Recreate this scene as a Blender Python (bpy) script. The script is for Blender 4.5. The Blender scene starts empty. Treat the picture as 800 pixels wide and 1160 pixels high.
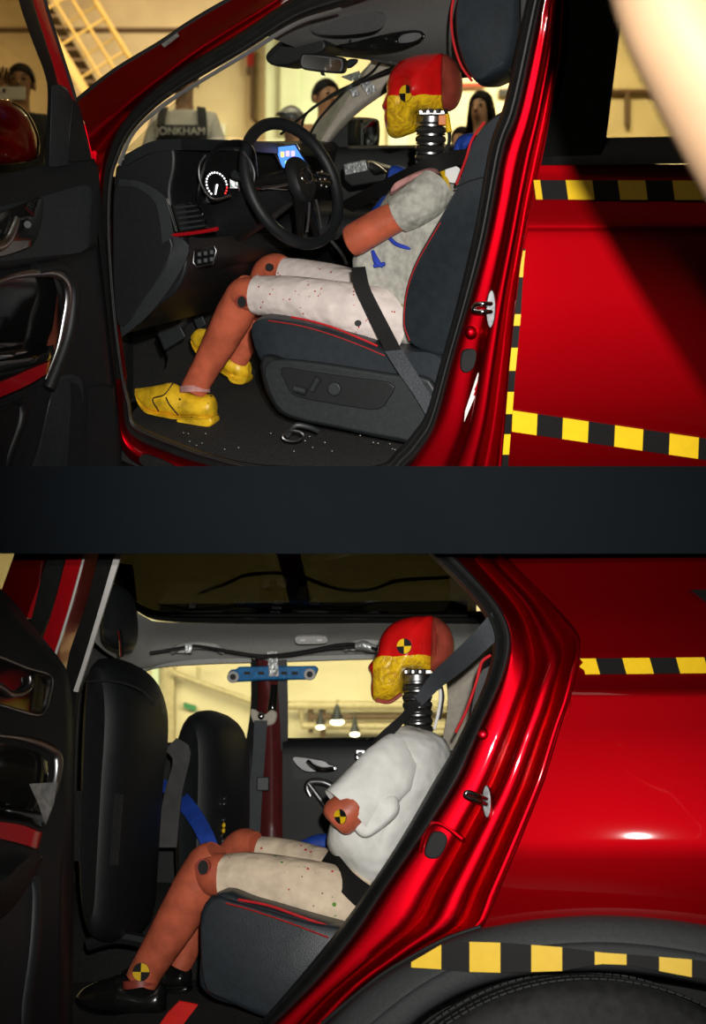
import bpy, bmesh, math, random
from mathutils import Vector, Matrix

# ---------------------------------------------------------------- camera, world, lights, exposure
scn = bpy.context.scene
F = 1440.0                                   # focal length in pixels of the 800 x 1160 frame
cd = bpy.data.cameras.new('camera'); cam = bpy.data.objects.new('camera', cd)
scn.collection.objects.link(cam)
cam.location = (0, 0, 0); cam.rotation_euler = (math.pi/2, 0, 0)
cd.sensor_fit = 'VERTICAL'; cd.sensor_height = 24.0
cd.lens = F/1160*24.0; cd.clip_start = .05; cd.clip_end = 60
cd.dof.use_dof = True; cd.dof.focus_distance = 3.6
cd.dof.aperture_fstop = (cd.lens/1000)/0.015
scn.camera = cam
scn.view_settings.view_transform = 'Standard'; scn.view_settings.look = 'None'
scn.view_settings.gamma = 1; scn.view_settings.use_curve_mapping = False
scn.view_settings.exposure = 0.0
try: scn.cycles.use_denoising = True
except Exception: pass
w = bpy.data.worlds.new('world'); scn.world = w; w.use_nodes = True
w.node_tree.nodes['Background'].inputs[0].default_value = (1.0, .85, .6, 1)
w.node_tree.nodes['Background'].inputs[1].default_value = 0.012

def lamp(name, kind, loc, rot, energy, color, **kw):
    l = bpy.data.lights.new(name, kind); o = bpy.data.objects.new(name, l)
    scn.collection.objects.link(o); o.location = loc; o.rotation_euler = rot
    l.energy = energy; l.color = color
    for k, v in kw.items(): setattr(l, k, v)
    return o
PI = math.pi
# the photographer's flash just above the lens
def aim(px, py): return (PI/2+math.atan2(580-py, F), 0, -math.atan2(px-400, F))
lamp('camera_flash', 'SPOT', (.10, .02, .20), aim(420, 300), 440, (1, .97, .92), shadow_soft_size=.016, spot_size=math.radians(54), spot_blend=1)
lamp('camera_flash', 'SPOT', (.05, .02, .10), aim(450, 880), 400, (1, .97, .92), shadow_soft_size=.016, spot_size=math.radians(50), spot_blend=1)
# hall lamps of the upper storey, plus an added fill lamp
lamp('hall_and_fill_lamp', 'AREA', (3.2, 17.5, 8.8), (math.radians(20), 0, 0), 1150, (1, .90, .62), shape='RECTANGLE', size=3.5, size_y=.5)
lamp('hall_and_fill_lamp', 'AREA', (-4.5, 17, 8.8), (math.radians(20), 0, 0), 300, (1, .74, .46), shape='RECTANGLE', size=2.5, size_y=.5)
lamp('hall_and_fill_lamp', 'AREA', (.3, 6.4, 5.2), (math.radians(52), 0, 0), 110, (1, .86, .6), shape='RECTANGLE', size=5, size_y=.5)  # unseen fill, added to brighten the bystanders' faces
# lamps under the mezzanine
lamp('lower_hall_lamp', 'AREA', (-.3, 6.6, -.2), (math.radians(35), 0, 0), 250, (1, .93, .62), shape='RECTANGLE', size=5, size_y=.5)
# a dim ceiling lamp over the viewing side
lamp('aisle_lamp', 'AREA', (-1.5, 0.5, 4.2), (math.radians(20), 0, 0), 12, (1, .9, .75), shape='RECTANGLE', size=3, size_y=1.2)

# ---------------------------------------------------------------- materials
def lin(c):
    return tuple((v/12.92 if v <= .04045 else ((v+.055)/1.055)**2.4) for v in c)
def hx(h):
    h = h.lstrip('#'); return lin(tuple(int(h[i:i+2], 16)/255 for i in (0, 2, 4)))
def mat(name, col, rough=.5, metal=0, coat=0, var=.12, scale=30, bump=0, bscale=60, emit=None, estr=0, spec=.4, c2=None, thr=None, coatr=.05):
    m = bpy.data.materials.new(name); m.use_nodes = True
    nt = m.node_tree; n = nt.nodes; L = nt.links; b = n['Principled BSDF']
    col = hx(col) if isinstance(col, str) else col
    tc = n.new('ShaderNodeTexCoord'); nz = n.new('ShaderNodeTexNoise')
    nz.inputs['Scale'].default_value = scale; nz.inputs['Detail'].default_value = 4
    L.new(tc.outputs['Object'], nz.inputs['Vector'])
    rp = n.new('ShaderNodeValToRGB')
    lo = tuple(v*(1-var) for v in col); hi = tuple(min(1, v*(1+var)) for v in col)
    if c2: hi = hx(c2)
    if c2: lo = col
    rp.color_ramp.elements[0].color = (*lo, 1); rp.color_ramp.elements[1].color = (*hi, 1)
    p0, p1 = thr if thr else (.35, .65)
    rp.color_ramp.elements[0].position = p0; rp.color_ramp.elements[1].position = p1
    L.new(nz.outputs['Fac'], rp.inputs['Fac']); L.new(rp.outputs['Color'], b.inputs['Base Color'])
    b.inputs['Roughness'].default_value = rough; b.inputs['Metallic'].default_value = metal
    b.inputs['Coat Weight'].default_value = coat; b.inputs['Coat Roughness'].default_value = coatr
    b.inputs['Specular IOR Level'].default_value = spec
    if bump:
        bn = n.new('ShaderNodeTexNoise'); bn.inputs['Scale'].default_value = bscale
        L.new(tc.outputs['Object'], bn.inputs['Vector'])
        bp = n.new('ShaderNodeBump'); bp.inputs['Strength'].default_value = bump; bp.inputs['Distance'].default_value = .01 if bscale > 17 else .02
        L.new(bn.outputs['Fac'], bp.inputs['Height']); L.new(bp.outputs['Normal'], b.inputs['Normal'])
    if emit:
        b.inputs['Emission Color'].default_value = (*hx(emit), 1); b.inputs['Emission Strength'].default_value = estr
    return m
def glass(name, tint=(.93, .95, .92), gl=1.0, rough=.02):
    m = bpy.data.materials.new(name); m.use_nodes = True
    nt = m.node_tree; n = nt.nodes; L = nt.links
    n.remove(n['Principled BSDF']); out = n['Material Output']
    t = n.new('ShaderNodeBsdfTransparent'); t.inputs[0].default_value = (*tint, 1)
    g = n.new('ShaderNodeBsdfGlossy'); g.inputs['Roughness'].default_value = rough
    lw = n.new('ShaderNodeLayerWeight'); lw.inputs[0].default_value = .5
    pw = n.new('ShaderNodeMath'); pw.operation = 'POWER'; pw.inputs[1].default_value = 4.5
    L.new(lw.outputs['Facing'], pw.inputs[0])
    fr = n.new('ShaderNodeMath'); fr.operation = 'MULTIPLY_ADD'; fr.inputs[1].default_value = .6; fr.inputs[2].default_value = .025
    L.new(pw.outputs[0], fr.inputs[0])
    mu = n.new('ShaderNodeMath'); mu.operation = 'MULTIPLY'; mu.inputs[1].default_value = gl
    nz = n.new('ShaderNodeTexNoise'); nz.inputs['Scale'].default_value = 3
    mx = n.new('ShaderNodeMixShader')
    L.new(fr.outputs[0], mu.inputs[0]); L.new(mu.outputs[0], mx.inputs[0])
    L.new(t.outputs[0], mx.inputs[1]); L.new(g.outputs[0], mx.inputs[2]); L.new(mx.outputs[0], out.inputs[0])
    return m
def add_spots(m, col, scale, amount, rnd=1.0):
    """small splashes of another colour over a material"""
    nt = m.node_tree; n = nt.nodes; L = nt.links; b = n['Principled BSDF']
    src = b.inputs['Base Color'].links[0].from_socket
    tc = n.new('ShaderNodeTexCoord'); v = n.new('ShaderNodeTexVoronoi'); v.inputs['Scale'].default_value = scale
    L.new(tc.outputs['Object'], v.inputs['Vector'])
    nz = n.new('ShaderNodeTexNoise'); nz.inputs['Scale'].default_value = scale*.35
    L.new(tc.outputs['Object'], nz.inputs['Vector'])
    ma = n.new('ShaderNodeMath'); ma.operation = 'LESS_THAN'; ma.inputs[1].default_value = amount
    L.new(v.outputs['Distance'], ma.inputs[0])
    mb = n.new('ShaderNodeMath'); mb.operation = 'GREATER_THAN'; mb.inputs[1].default_value = .56
    L.new(nz.outputs['Fac'], mb.inputs[0])
    mm = n.new('ShaderNodeMath'); mm.operation = 'MULTIPLY'
    L.new(ma.outputs[0], mm.inputs[0]); L.new(mb.outputs[0], mm.inputs[1])
    mx = n.new('ShaderNodeMixRGB'); mx.inputs[2].default_value = (*hx(col), 1)
    L.new(mm.outputs[0], mx.inputs[0]); L.new(src, mx.inputs[1]); L.new(mx.outputs[0], b.inputs['Base Color'])
    return m

M = {}
M['paint'] = mat('red_metallic_paint', (.30, .0008, .0035), rough=.58, metal=1, coat=1, var=.06, scale=900, coatr=.03)
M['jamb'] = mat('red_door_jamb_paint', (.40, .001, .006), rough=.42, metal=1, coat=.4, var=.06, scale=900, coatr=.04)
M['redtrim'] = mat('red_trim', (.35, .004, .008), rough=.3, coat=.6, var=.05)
M['rubber'] = mat('black_rubber', (.007, .007, .007), rough=.55, var=.2, bump=.05)
M['plastic'] = mat('black_plastic', (.008, .0088, .0095), rough=.5, var=.15, scale=80, bump=.04, bscale=400)
M['plastic2'] = mat('charcoal_plastic', (.017, .020, .022), rough=.5, var=.15, scale=80, bump=.04, bscale=400)
M['gloss'] = mat('piano_black', (.006, .006, .006), rough=.08, coat=.6, var=.1)
M['leather'] = mat('blue_grey_leather', (.016, .021, .026), rough=.42, var=.12, scale=40, bump=.12, bscale=350)
M['leather2'] = mat('dark_leather', (.008, .0095, .0105), rough=.5, var=.12, scale=40, bump=.12, bscale=350)
M['stitch'] = mat('red_stitching', (.35, .012, .012), rough=.6)
M['piping'] = mat('bright_red_piping', (.5, .01, .015), rough=.5)
M['carpet'] = mat('black_floor_mat', (.011, .011, .011), rough=.9, var=.35, scale=120, bump=.4, bscale=250)
M['liner'] = mat('grey_headliner', (.30, .30, .28), rough=.9, var=.06, scale=90, bump=.08, bscale=300)
M['linerdark'] = mat('dark_headliner', (.045, .045, .044), rough=.9, var=.06, scale=90)
M['beigetrim'] = mat('beige_pillar_trim', (.42, .38, .31), rough=.8, var=.08, scale=50)
M['chrome'] = mat('chrome', (.75, .75, .75), rough=.12, metal=1, var=.05)
M['satin'] = mat('satin_metal', (.42, .42, .42), rough=.3, metal=1, var=.1)
M['steel'] = mat('machined_steel', (.32, .32, .33), rough=.3, metal=1, var=.2, scale=90)
M['silvertape'] = mat('silver_tape', (.36, .37, .37), rough=.42, metal=.6, var=.25, scale=60, bump=.4, bscale=70)
M['vinyl'] = mat('terracotta_vinyl_skin', (.48, .105, .052), rough=.42, var=.2, scale=18, bump=.08, bscale=90)
M['vinyl2'] = mat('dark_terracotta_vinyl', (.27, .045, .028), rough=.45, var=.2, scale=20)
M['black'] = mat('flat_black', (.008, .008, .008), rough=.7, var=.1)
M['neckrub'] = mat('neck_rubber', (.018, .018, .018), rough=.3, var=.2)
M['yellow'] = mat('yellow_marker', (.75, .47, .01), rough=.4, var=.1)
M['tapey'] = mat('yellow_tape', (.90, .57, .010), rough=.5, var=.03, scale=40)
M['tapeb'] = mat('black_tape', (.006,.0055,.005), rough=.65, spec=.25, var=.15, scale=120)
M['tshirt'] = add_spots(mat('grey_tshirt_cloth', (.40, .39, .34), rough=.9, var=.16, scale=60, bump=.9, bscale=16), '#8a7a50', 24, .12)
M['pinkcloth'] = mat('pink_stained_cloth', (.45, .22, .20), rough=.9, var=.25, scale=40, bump=.4, bscale=30)
M['wshirt'] = mat('white_tshirt_cloth', (.76, .76, .72), rough=.9, var=.05, scale=30, bump=1, bscale=9)
M['shorts1'] = add_spots(mat('pale_pink_shorts_cloth', (.66, .57, .53), rough=.9, var=.09, scale=25, bump=.9, bscale=13), '#a8201c', 70, .2)
M['shorts2'] = add_spots(add_spots(add_spots(mat('cream_shorts_cloth', (.68, .55, .40), rough=.9, var=.12, scale=22, bump=.9, bscale=13), '#c23038', 45, .2), '#5c8a34', 28, .16), '#46464a', 60, .13)
M['blueink'] = mat('blue_paint_mark', (.02, .05, .42), rough=.7)
M['dot'] = mat('black_dot', (.02, .02, .02), rough=.7)
M['ashoe'] = add_spots(mat('yellow_painted_leather', (.66, .40, .015), rough=.38, var=.35, scale=22, bump=.15, bscale=60), '#3a2c08', 40, .16)
M['bshoe'] = mat('black_shoe_leather', (.007, .007, .007), rough=.22, coat=.3, var=.2)
M['webbing'] = mat('black_seat_belt', (.006,.006,.006), rough=.6, var=.2, scale=200, bump=.2, bscale=500)
M['webgrey'] = mat('grey_seat_belt', (.035, .04, .046), rough=.5, var=.2, scale=200, bump=.3, bscale=500)
M['blue'] = mat('blue_nylon', (.012, .05, .32), rough=.6, var=.2)
M['bluemetal'] = mat('blue_anodised_bar', (.008, .12, .30), rough=.4, var=.25, scale=60)
M['white'] = mat('white_plastic', (.75, .75, .73), rough=.5, var=.04)
M['orange'] = mat('orange_block', (.75, .2, .03), rough=.5)
M['cream'] = mat('cream_plaster', (.66, .56, .36), rough=.9, var=.07, scale=1.5, bump=.1, bscale=8)
M['greenwhite'] = mat('pale_green_plaster', (.62, .68, .50), rough=.9, var=.05, scale=2)
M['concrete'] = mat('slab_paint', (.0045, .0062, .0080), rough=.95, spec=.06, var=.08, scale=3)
M['floorc'] = mat('grey_floor_paint', (.035, .033, .03), rough=.6, var=.15, scale=2)
M['pipe'] = mat('painted_pipe', (.45, .36, .20), rough=.5)
M['redpipe'] = mat('red_fire_pipe', (.45, .05, .03), rough=.45)
M['brown'] = mat('brown_conduit', (.12, .07, .04), rough=.6)
M['ystair'] = mat('yellow_painted_steel', (.62, .45, .14), rough=.5, var=.12)
M['dstair'] = mat('dark_stair_tread', (.13, .09, .05), rough=.8)
M['skin'] = mat('skin', (.50, .27, .16), rough=.5, var=.08, scale=12, bump=.05, bscale=120)
M['armskin'] = mat('bare_arm_skin', (.24, .15, .085), rough=.6, var=.06, scale=10, spec=.2)
M['skin2'] = mat('tanned_skin', (.30, .15, .075), rough=.55, var=.08, scale=12)
M['hair'] = mat('black_hair', (.005, .004, .004), spec=.15, rough=.6, var=.3, scale=60, bump=.4, bscale=120)
M['eye'] = mat('dark_eye', (.01, .008, .006), rough=.2)
M['lip'] = mat('lip', (.32, .1, .07), rough=.5)
M['cloth_w'] = mat('white_cotton', (.62, .60, .55), rough=.9, var=.06, scale=12, bump=.3, bscale=25)
M['cloth_d'] = mat('dark_cotton', (.025, .028, .035), rough=.9, var=.1)
M['cloth_b'] = mat('blue_cotton', (.05, .1, .3), rough=.9, var=.1)
M['cloth_g'] = mat('green_grey_cotton', (.2, .22, .17), rough=.9, var=.1)
M['cladding'] = mat('wheel_arch_cladding', (.030, .033, .034), rough=.62, var=.15, scale=150, bump=.15, bscale=500)
M['tyre'] = mat('tyre_rubber', (.02, .02, .02), rough=.7, var=.3, scale=40, bump=.1)
M['redtape'] = mat('red_tape', (.62, .012, .008), rough=.45)
M['mirrorm'] = mat('mirror_silver', (.85, .86, .84), rough=.03, metal=1, var=.01)
M['silverstrip'] = mat('silver_weatherstrip', (.42, .41, .39), rough=.45, var=.05)
M['screen'] = mat('lit_screen', '#3a6ad8', rough=.2, emit='#4a86e8', estr=1.4)
M['icon_o'] = mat('lit_icon_orange', '#f0a030', rough=.3, emit='#f0a848', estr=1.5)
M['icon_p'] = mat('lit_icon_pink', '#e080c0', rough=.3, emit='#e890d0', estr=1.5)
M['icon_g'] = mat('lit_icon_green', '#80d070', rough=.3, emit='#90e090', estr=1.5)
M['tick'] = mat('lit_dial_ticks', '#ffffff', rough=.4, emit='#ffffff', estr=1.8)
M['redtick'] = mat('lit_dial_red', '#ff3030', rough=.4, emit='#ff3030', estr=1.5)
M['lampglow'] = mat('lamp_glow', '#fff0c0', rough=.4, emit='#fff2c8', estr=6)
M['glass'] = glass('clear_glass')
M['tglass'] = glass('tinted_glass', (.55, .52, .42), 1.0)
M['dglass'] = glass('door_glass', (.66, .63, .54), .8)
M['roofglass'] = glass('dark_roof_glass', (.11, .105, .075), .22)

def headmat(name, red, yel, zthr):
    m = mat(name, red, rough=.22, coat=.7, var=.12, scale=20)
    nt = m.node_tree; n = nt.nodes; L = nt.links; b = n['Principled BSDF']
    src = b.inputs['Base Color'].links[0].from_socket
    tc = n.new('ShaderNodeTexCoord'); sp = n.new('ShaderNodeSeparateXYZ'); L.new(tc.outputs['Generated'], sp.inputs[0])
    nz = n.new('ShaderNodeTexNoise'); nz.inputs['Scale'].default_value = 22; L.new(tc.outputs['Object'], nz.inputs['Vector'])
    a = n.new('ShaderNodeMath'); a.operation = 'MULTIPLY_ADD'; a.inputs[1].default_value = .07; L.new(nz.outputs['Fac'], a.inputs[0]); L.new(sp.outputs['Z'], a.inputs[2])
    lt = n.new('ShaderNodeMath'); lt.operation = 'LESS_THAN'; lt.inputs[1].default_value = zthr+.035; L.new(a.outputs[0], lt.inputs[0])
    gx = n.new('ShaderNodeMath'); gx.operation = 'GREATER_THAN'; gx.inputs[1].default_value = .075; L.new(sp.outputs['X'], gx.inputs[0])
    mu = n.new('ShaderNodeMath'); mu.operation = 'MULTIPLY'; L.new(lt.outputs[0], mu.inputs[0]); L.new(gx.outputs[0], mu.inputs[1])
    st = n.new('ShaderNodeTexNoise'); st.inputs['Scale'].default_value = 34; st.inputs['Detail'].default_value = 6; st.inputs['Distortion'].default_value = 1.5
    L.new(tc.outputs['Object'], st.inputs['Vector'])
    yr = n.new('ShaderNodeValToRGB'); L.new(st.outputs['Fac'], yr.inputs[0])
    yr.color_ramp.elements[0].position = .3; yr.color_ramp.elements[1].position = .6
    yr.color_ramp.elements[0].color = (.42, .22, .01, 1); yr.color_ramp.elements[1].color = (*yel, 1)
    mx = n.new('ShaderNodeMixRGB'); L.new(mu.outputs[0], mx.inputs[0]); L.new(src, mx.inputs[1]); L.new(yr.outputs[0], mx.inputs[2])
    L.new(mx.outputs[0], b.inputs['Base Color'])
    bp = n.new('ShaderNodeBump'); bp.inputs['Distance'].default_value = .012
    m2 = n.new('ShaderNodeMath'); m2.operation = 'MULTIPLY'; m2.inputs[1].default_value = .6; L.new(mu.outputs[0], m2.inputs[0]); L.new(m2.outputs[0], bp.inputs['Strength'])
    L.new(st.outputs['Fac'], bp.inputs['Height']); L.new(bp.outputs['Normal'], b.inputs['Normal'])
    return m
M['head'] = headmat('red_and_yellow_head_paint', (.52, .006, .006), (.80, .50, .012), .50)

# ---------------------------------------------------------------- geometry helpers
class Rig:
    """a level frame set up on its display cradle: x right, y away, z up"""
    def __init__(s, horizon):
        s.th = math.atan((580-horizon)/F); s.c = math.cos(s.th); s.s = math.sin(s.th)
        s.R = Matrix.Rotation(s.th, 4, 'X')
    def P(s, px, py, d):
        rx, rz = (px-400)/F, (580-py)/F
        y = s.c+s.s*rz; z = -s.s+s.c*rz
        k = d/y
        return Vector((rx*k, d, z*k))
    def C(s, pts, d=None, off=0):
        out = []
        for p in pts:
            dd = p[2] if len(p) > 2 else (d(p[0]) if callable(d) else d)
            out.append(s.P(p[0], p[1], dd+off))
        return out
U = Rig(160); Lr = Rig(930); W = Rig(580)

def cr(pts, n, closed=False, arc=True):
    pts = [Vector(p) for p in pts]; m = len(pts)
    if m == 1: return pts*n
    segs = m if closed else m-1
    def get(i): return pts[i % m] if closed else pts[max(0, min(m-1, i))]
    def ev(t):
        i = min(int(t), segs-1); u = t-i
        p0, p1, p2, p3 = get(i-1), get(i), get(i+1), get(i+2)
        if not closed:
            if i == 0: p0 = p1*2-p2
            if i == segs-1: p3 = p2*2-p1
        return .5*((2*p1)+(p2-p0)*u+(2*p0-5*p1+4*p2-p3)*u*u+(3*p1-p0-3*p2+p3)*u**3)
    if not arc:
        k = n if closed else n-1
        return [ev(segs*i/k) for i in range(n)]
    D = [ev(segs*i/(segs*10)) for i in range(segs*10+1)]
    acc = [0]
    for i in range(1, len(D)): acc.append(acc[-1]+(D[i]-D[i-1]).length)
    tot = acc[-1]; out = []; j = 0; k = n if closed else n-1
    for i in range(n):
        s_ = tot*i/k
        while j < len(acc)-2 and acc[j+1] < s_: j += 1
        dl = acc[j+1]-acc[j]; u = 0 if dl < 1e-9 else (s_-acc[j])/dl
        out.append(D[j].lerp(D[j+1], min(1, max(0, u))))
    return out

class G:
    def __init__(s): s.v = []; s.f = []
    def grid(s, rows, cu=False, cv=False, cap=False):
        b = len(s.v); nr, nc = len(rows), len(rows[0])
        for r in rows: s.v += [Vector(p) for p in r]
        for i in range(nr if cv else nr-1):
            for j in range(nc if cu else nc-1):
                a = b+i*nc+j; c = b+((i+1) % nr)*nc+j
                a2 = b+i*nc+(j+1) % nc; c2 = b+((i+1) % nr)*nc+(j+1) % nc
                s.f.append((a, a2, c2, c))
        if cap:
            s.f.append(tuple(b+j for j in range(nc))[::-1]); s.f.append(tuple(b+(nr-1)*nc+j for j in range(nc)))
        return s
    def sheet(s, curves, n=24, thick=.012, arc=True, tv=Vector((0, 1, 0)), smooth_across=0, closed=False, raw=False):
        """a panel through the given curves with real thickness away from the viewer"""
        rows = [list(c) if raw else cr(c, n, closed, arc) for c in curves]
        if smooth_across:
            cols = [cr([r[j] for r in rows], smooth_across, arc=False) for j in range(len(rows[0]))]
            rows = [[c[i] for c in cols] for i in range(smooth_across)]
        back = [[p+tv*thick for p in r] for r in rows]
        nr, nc = len(rows), len(rows[0]); b = len(s.v)
        for r in rows+back: s.v += r
        o = nr*nc
        for i in range(nr-1):
            for j in range(nc if closed else nc-1):
                j2 = (j+1) % nc
                a, a2, c, c2 = b+i*nc+j, b+i*nc+j2, b+(i+1)*nc+j, b+(i+1)*nc+j2
                s.f.append((a, a2, c2, c)); s.f.append((a+o, c+o, c2+o, a2+o))
        for j in range(nc if closed else nc-1):
            j2 = (j+1) % nc
            s.f.append((b+j, b+o+j, b+o+j2, b+j2)); k = (nr-1)*nc
            s.f.append((b+k+j, b+k+j2, b+o+k+j2, b+o+k+j))
        if not closed:
            for i in range(nr-1):
                a, c = b+i*nc, b+(i+1)*nc
                s.f.append((a, c, c+o, a+o)); a += nc-1; c += nc-1
                s.f.append((a, a+o, c+o, c))
        return s
    def prism(s, pts, ext, n=0, closed=True):
        """outline (rig points) pushed along the vector ext"""
        p = cr(pts, n, True) if n else [Vector(q) for q in pts]
        b = len(s.v); k = len(p); s.v += p+[q+Vector(ext) for q in p]
        s.f.append(tuple(range(b, b+k))); s.f.append(tuple(range(b+2*k-1, b+k-1, -1)))
        for i in range(k): s.f.append((b+i, b+k+i, b+k+(i+1) % k, b+(i+1) % k))
        return s
    def tube(s, pts, r, seg=12, n=0, cap=True, closed=False, flat=1.0, side=None):
        rr = r if isinstance(r, (list, tuple)) else [r]*len(pts)
        if n:
            q = cr(pts, n, closed, arc=False); m = len(pts); R = []
            k = n if closed else n-1
            for i in range(n):
                t = (m if closed else m-1)*i/k; a = int(t); u = t-a
                r0 = rr[a % m]; r1 = rr[(a+1) % m] if closed else rr[min(m-1, a+1)]; R.append(r0+(r1-r0)*u)
        else: q = [Vector(p) for p in pts]; R = rr
        rows = []; nrm = None; m = len(q)
        for i in range(m):
            t = (q[(i+1) % m]-q[i-1]) if closed else (q[min(m-1, i+1)]-q[max(0, i-1)])
            t.normalize()
            if nrm is None:
                ref = Vector(side) if side else (Vector((0, 1, 0)) if abs(t.y) < .9 else Vector((1, 0, 0)))
                nrm = (ref-t*ref.dot(t)).normalized()
            else: nrm = (nrm-t*nrm.dot(t)).normalized()
            bn = t.cross(nrm)
            rows.append([q[i]+(nrm*math.cos(2*PI*j/seg)*flat+bn*math.sin(2*PI*j/seg))*R[i] for j in range(seg)])
        s.grid(rows, cu=True, cv=closed, cap=cap and not closed)
        return s
    def ell(s, c, ax, nu=16, nv=10):
        """ellipsoid with the three axis vectors ax"""
        c = Vector(c); a, b_, d = [Vector(x) for x in ax]; rows = []
        for i in range(nv+1):
            t = PI*(i/nv*.98+.01)
            rows.append([c+a*math.sin(t)*math.cos(2*PI*j/nu)+b_*math.sin(t)*math.sin(2*PI*j/nu)+d*math.cos(t) for j in range(nu)])
        s.grid(rows, cu=True, cap=True)
        return s
    def pillow(s, outline, width, Lv, n=48, inset=.05, p=2.2, nsec=11, wf=None, near=False, blend=0):
        """closed outline through the middle plane, rounded off towards both sides along Lv"""
        q = cr(outline, n, True); Lv = Vector(Lv).normalized()
        if near: q = [v+Lv*width/2 for v in q]
        c = sum(q, Vector())/n
        k_ = n//7; sm = [sum((q[(i+j) % n] for j in range(-k_, k_+1)), Vector())/(2*k_+1) for i in range(n)]
        xa, xb = min(v.x for v in q), max(v.x for v in q)
        hx_ = max(abs(v.x-c.x) for v in q); hz = max(abs(v.z-c.z) for v in q)
        rows = []
        for i in range(nsec):
            t = -math.cos(PI*i/(nsec-1)) if nsec > 3 else -1+2*i/(nsec-1)
            e = 1-(max(0, 1-abs(t)**p))**(1/p)
            ins = inset*e
            sx = max(.05, 1-ins/hx_); sz = max(.05, 1-ins/hz)
            qq = [v.lerp(m_, min(1, blend*e**.7)) for v, m_ in zip(q, sm)] if blend else q
            rows.append([Vector((c.x+(v.x-c.x)*sx, v.y, c.z+(v.z-c.z)*sz))+Lv*(t*width/2*(wf((v.x-xa)/(xb-xa)) if wf else 1)) for v in qq])
        s.grid(rows, cu=True, cap=True)
        return s
    def box(s, c, sz, ax=None):
        c = Vector(c); ax = ax or (Vector((1, 0, 0)), Vector((0, 1, 0)), Vector((0, 0, 1))); b = len(s.v)
        for i in (-.5, .5):
            for j in (-.5, .5):
                for k in (-.5, .5): s.v.append(c+ax[0]*i*sz[0]+ax[1]*j*sz[1]+ax[2]*k*sz[2])
        for f in ((0, 1, 3, 2), (4, 6, 7, 5), (0, 4, 5, 1), (2, 3, 7, 6), (0, 2, 6, 4), (1, 5, 7, 3)): s.f.append(tuple(b+q for q in f))
        return s
    def disc(s, c, nrm, r, th=.004, seg=20, a0=0, a1=2*PI, up=Vector((0, 0, 1)), r2=None):
        """round plate (or sector) of radius r; th thick"""
        c = Vector(c); nrm = Vector(nrm).normalized(); u = (up-nrm*up.dot(nrm)).normalized(); v = nrm.cross(u)
        full = abs(a1-a0-2*PI) < 1e-6
        ps = [c+(u*math.cos(a0+(a1-a0)*i/seg)*(r2 or r)+v*math.sin(a0+(a1-a0)*i/seg)*r) for i in range(seg if full else seg+1)]
        if not full: ps.append(c)
        s.prism(ps, nrm*th)
        return s

def setp(o, label=None, cat=None, group=None, kind=None):
    if label: o['label'] = label
    if cat: o['category'] = cat
    if group: o['group'] = group
    if kind: o['kind'] = kind
    return o
def thing(name, rig, base, label, cat, group=None):
    o = bpy.data.objects.new(name, None); scn.collection.objects.link(o); o.empty_display_size = .1
    base = Vector(base); o['rb'] = tuple(base)
    o.matrix_world = rig.R @ Matrix.Translation(base)
    setp(o, label, cat, group); return o
def put(name, g, m, parent=None, rig=None, smooth=True, ang=38, bevel=0, sub=0, label=None, kind=None, cat=None, group=None, origin=None):
    """link one mesh object; its points are given in the frame of the rig"""
    root = parent
    while root is not None and root.parent is not None: root = root.parent
    if root is not None: base = Vector(root['rb'])
    else: base = Vector(origin) if origin is not None else sum(g.v, Vector())/len(g.v)
    me = bpy.data.meshes.new(name); me.from_pydata([tuple(v-base) for v in g.v], [], g.f)
    bm = bmesh.new(); bm.from_mesh(me); bmesh.ops.recalc_face_normals(bm, faces=bm.faces); bm.to_mesh(me); bm.free()
    me.materials.append(M[m] if isinstance(m, str) else m)
    o = bpy.data.objects.new(name, me); scn.collection.objects.link(o)
    if parent is not None: o.parent = parent
    else: o.matrix_world = (rig or W).R @ Matrix.Translation(base); o['rb'] = tuple(base)
    if smooth:
        me.polygons.foreach_set('use_smooth', [True]*len(me.polygons))
        if not sub: me.set_sharp_from_angle(angle=math.radians(ang))
    if bevel:
        b = o.modifiers.new('bevel', 'BEVEL'); b.width = bevel; b.segments = 3; b.limit_method = 'ANGLE'; b.angle_limit = math.radians(35)
    if sub:
        b = o.modifiers.new('sub', 'SUBSURF'); b.levels = sub; b.render_levels = sub
    setp(o, label, cat, group, kind)
    return o
def surf(o, p, dv):
    """point and normal where a line from p along dv meets the mesh o (rig coordinates)"""
    from mathutils.bvhtree import BVHTree
    root = o
    while root.parent is not None: root = root.parent
    base = Vector(root['rb']); t = BVHTree.FromPolygons([v.co for v in o.data.vertices], [q.vertices[:] for q in o.data.polygons])
    h, nn, i, dd = t.ray_cast(Vector(p)-base, Vector(dv).normalized())
    if h is None: return Vector(p), -Vector(dv).normalized()
    if nn.dot(dv) > 0: nn = -nn
    return h+base, nn
def target(rig, c, r, parent, nrm=(0, -1, 0), name='target_marker', rot=0):
    """round yellow and black crash marker"""
    nrm = Vector(nrm).normalized()
    t = put(name, G().disc(c, nrm, r, .002, 24), 'tapeb', parent)
    g = G()
    for a in (0, PI): g.disc(Vector(c)+nrm*.0015, nrm, r*.97, .002, 8, a+rot, a+rot+PI/2)
    if t.parent.parent is None: put('yellow_quarter', g, 'yellow', t, smooth=False)
    else: put('yellow_quarter', g, 'yellow', t.parent, smooth=False)
    return t
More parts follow.
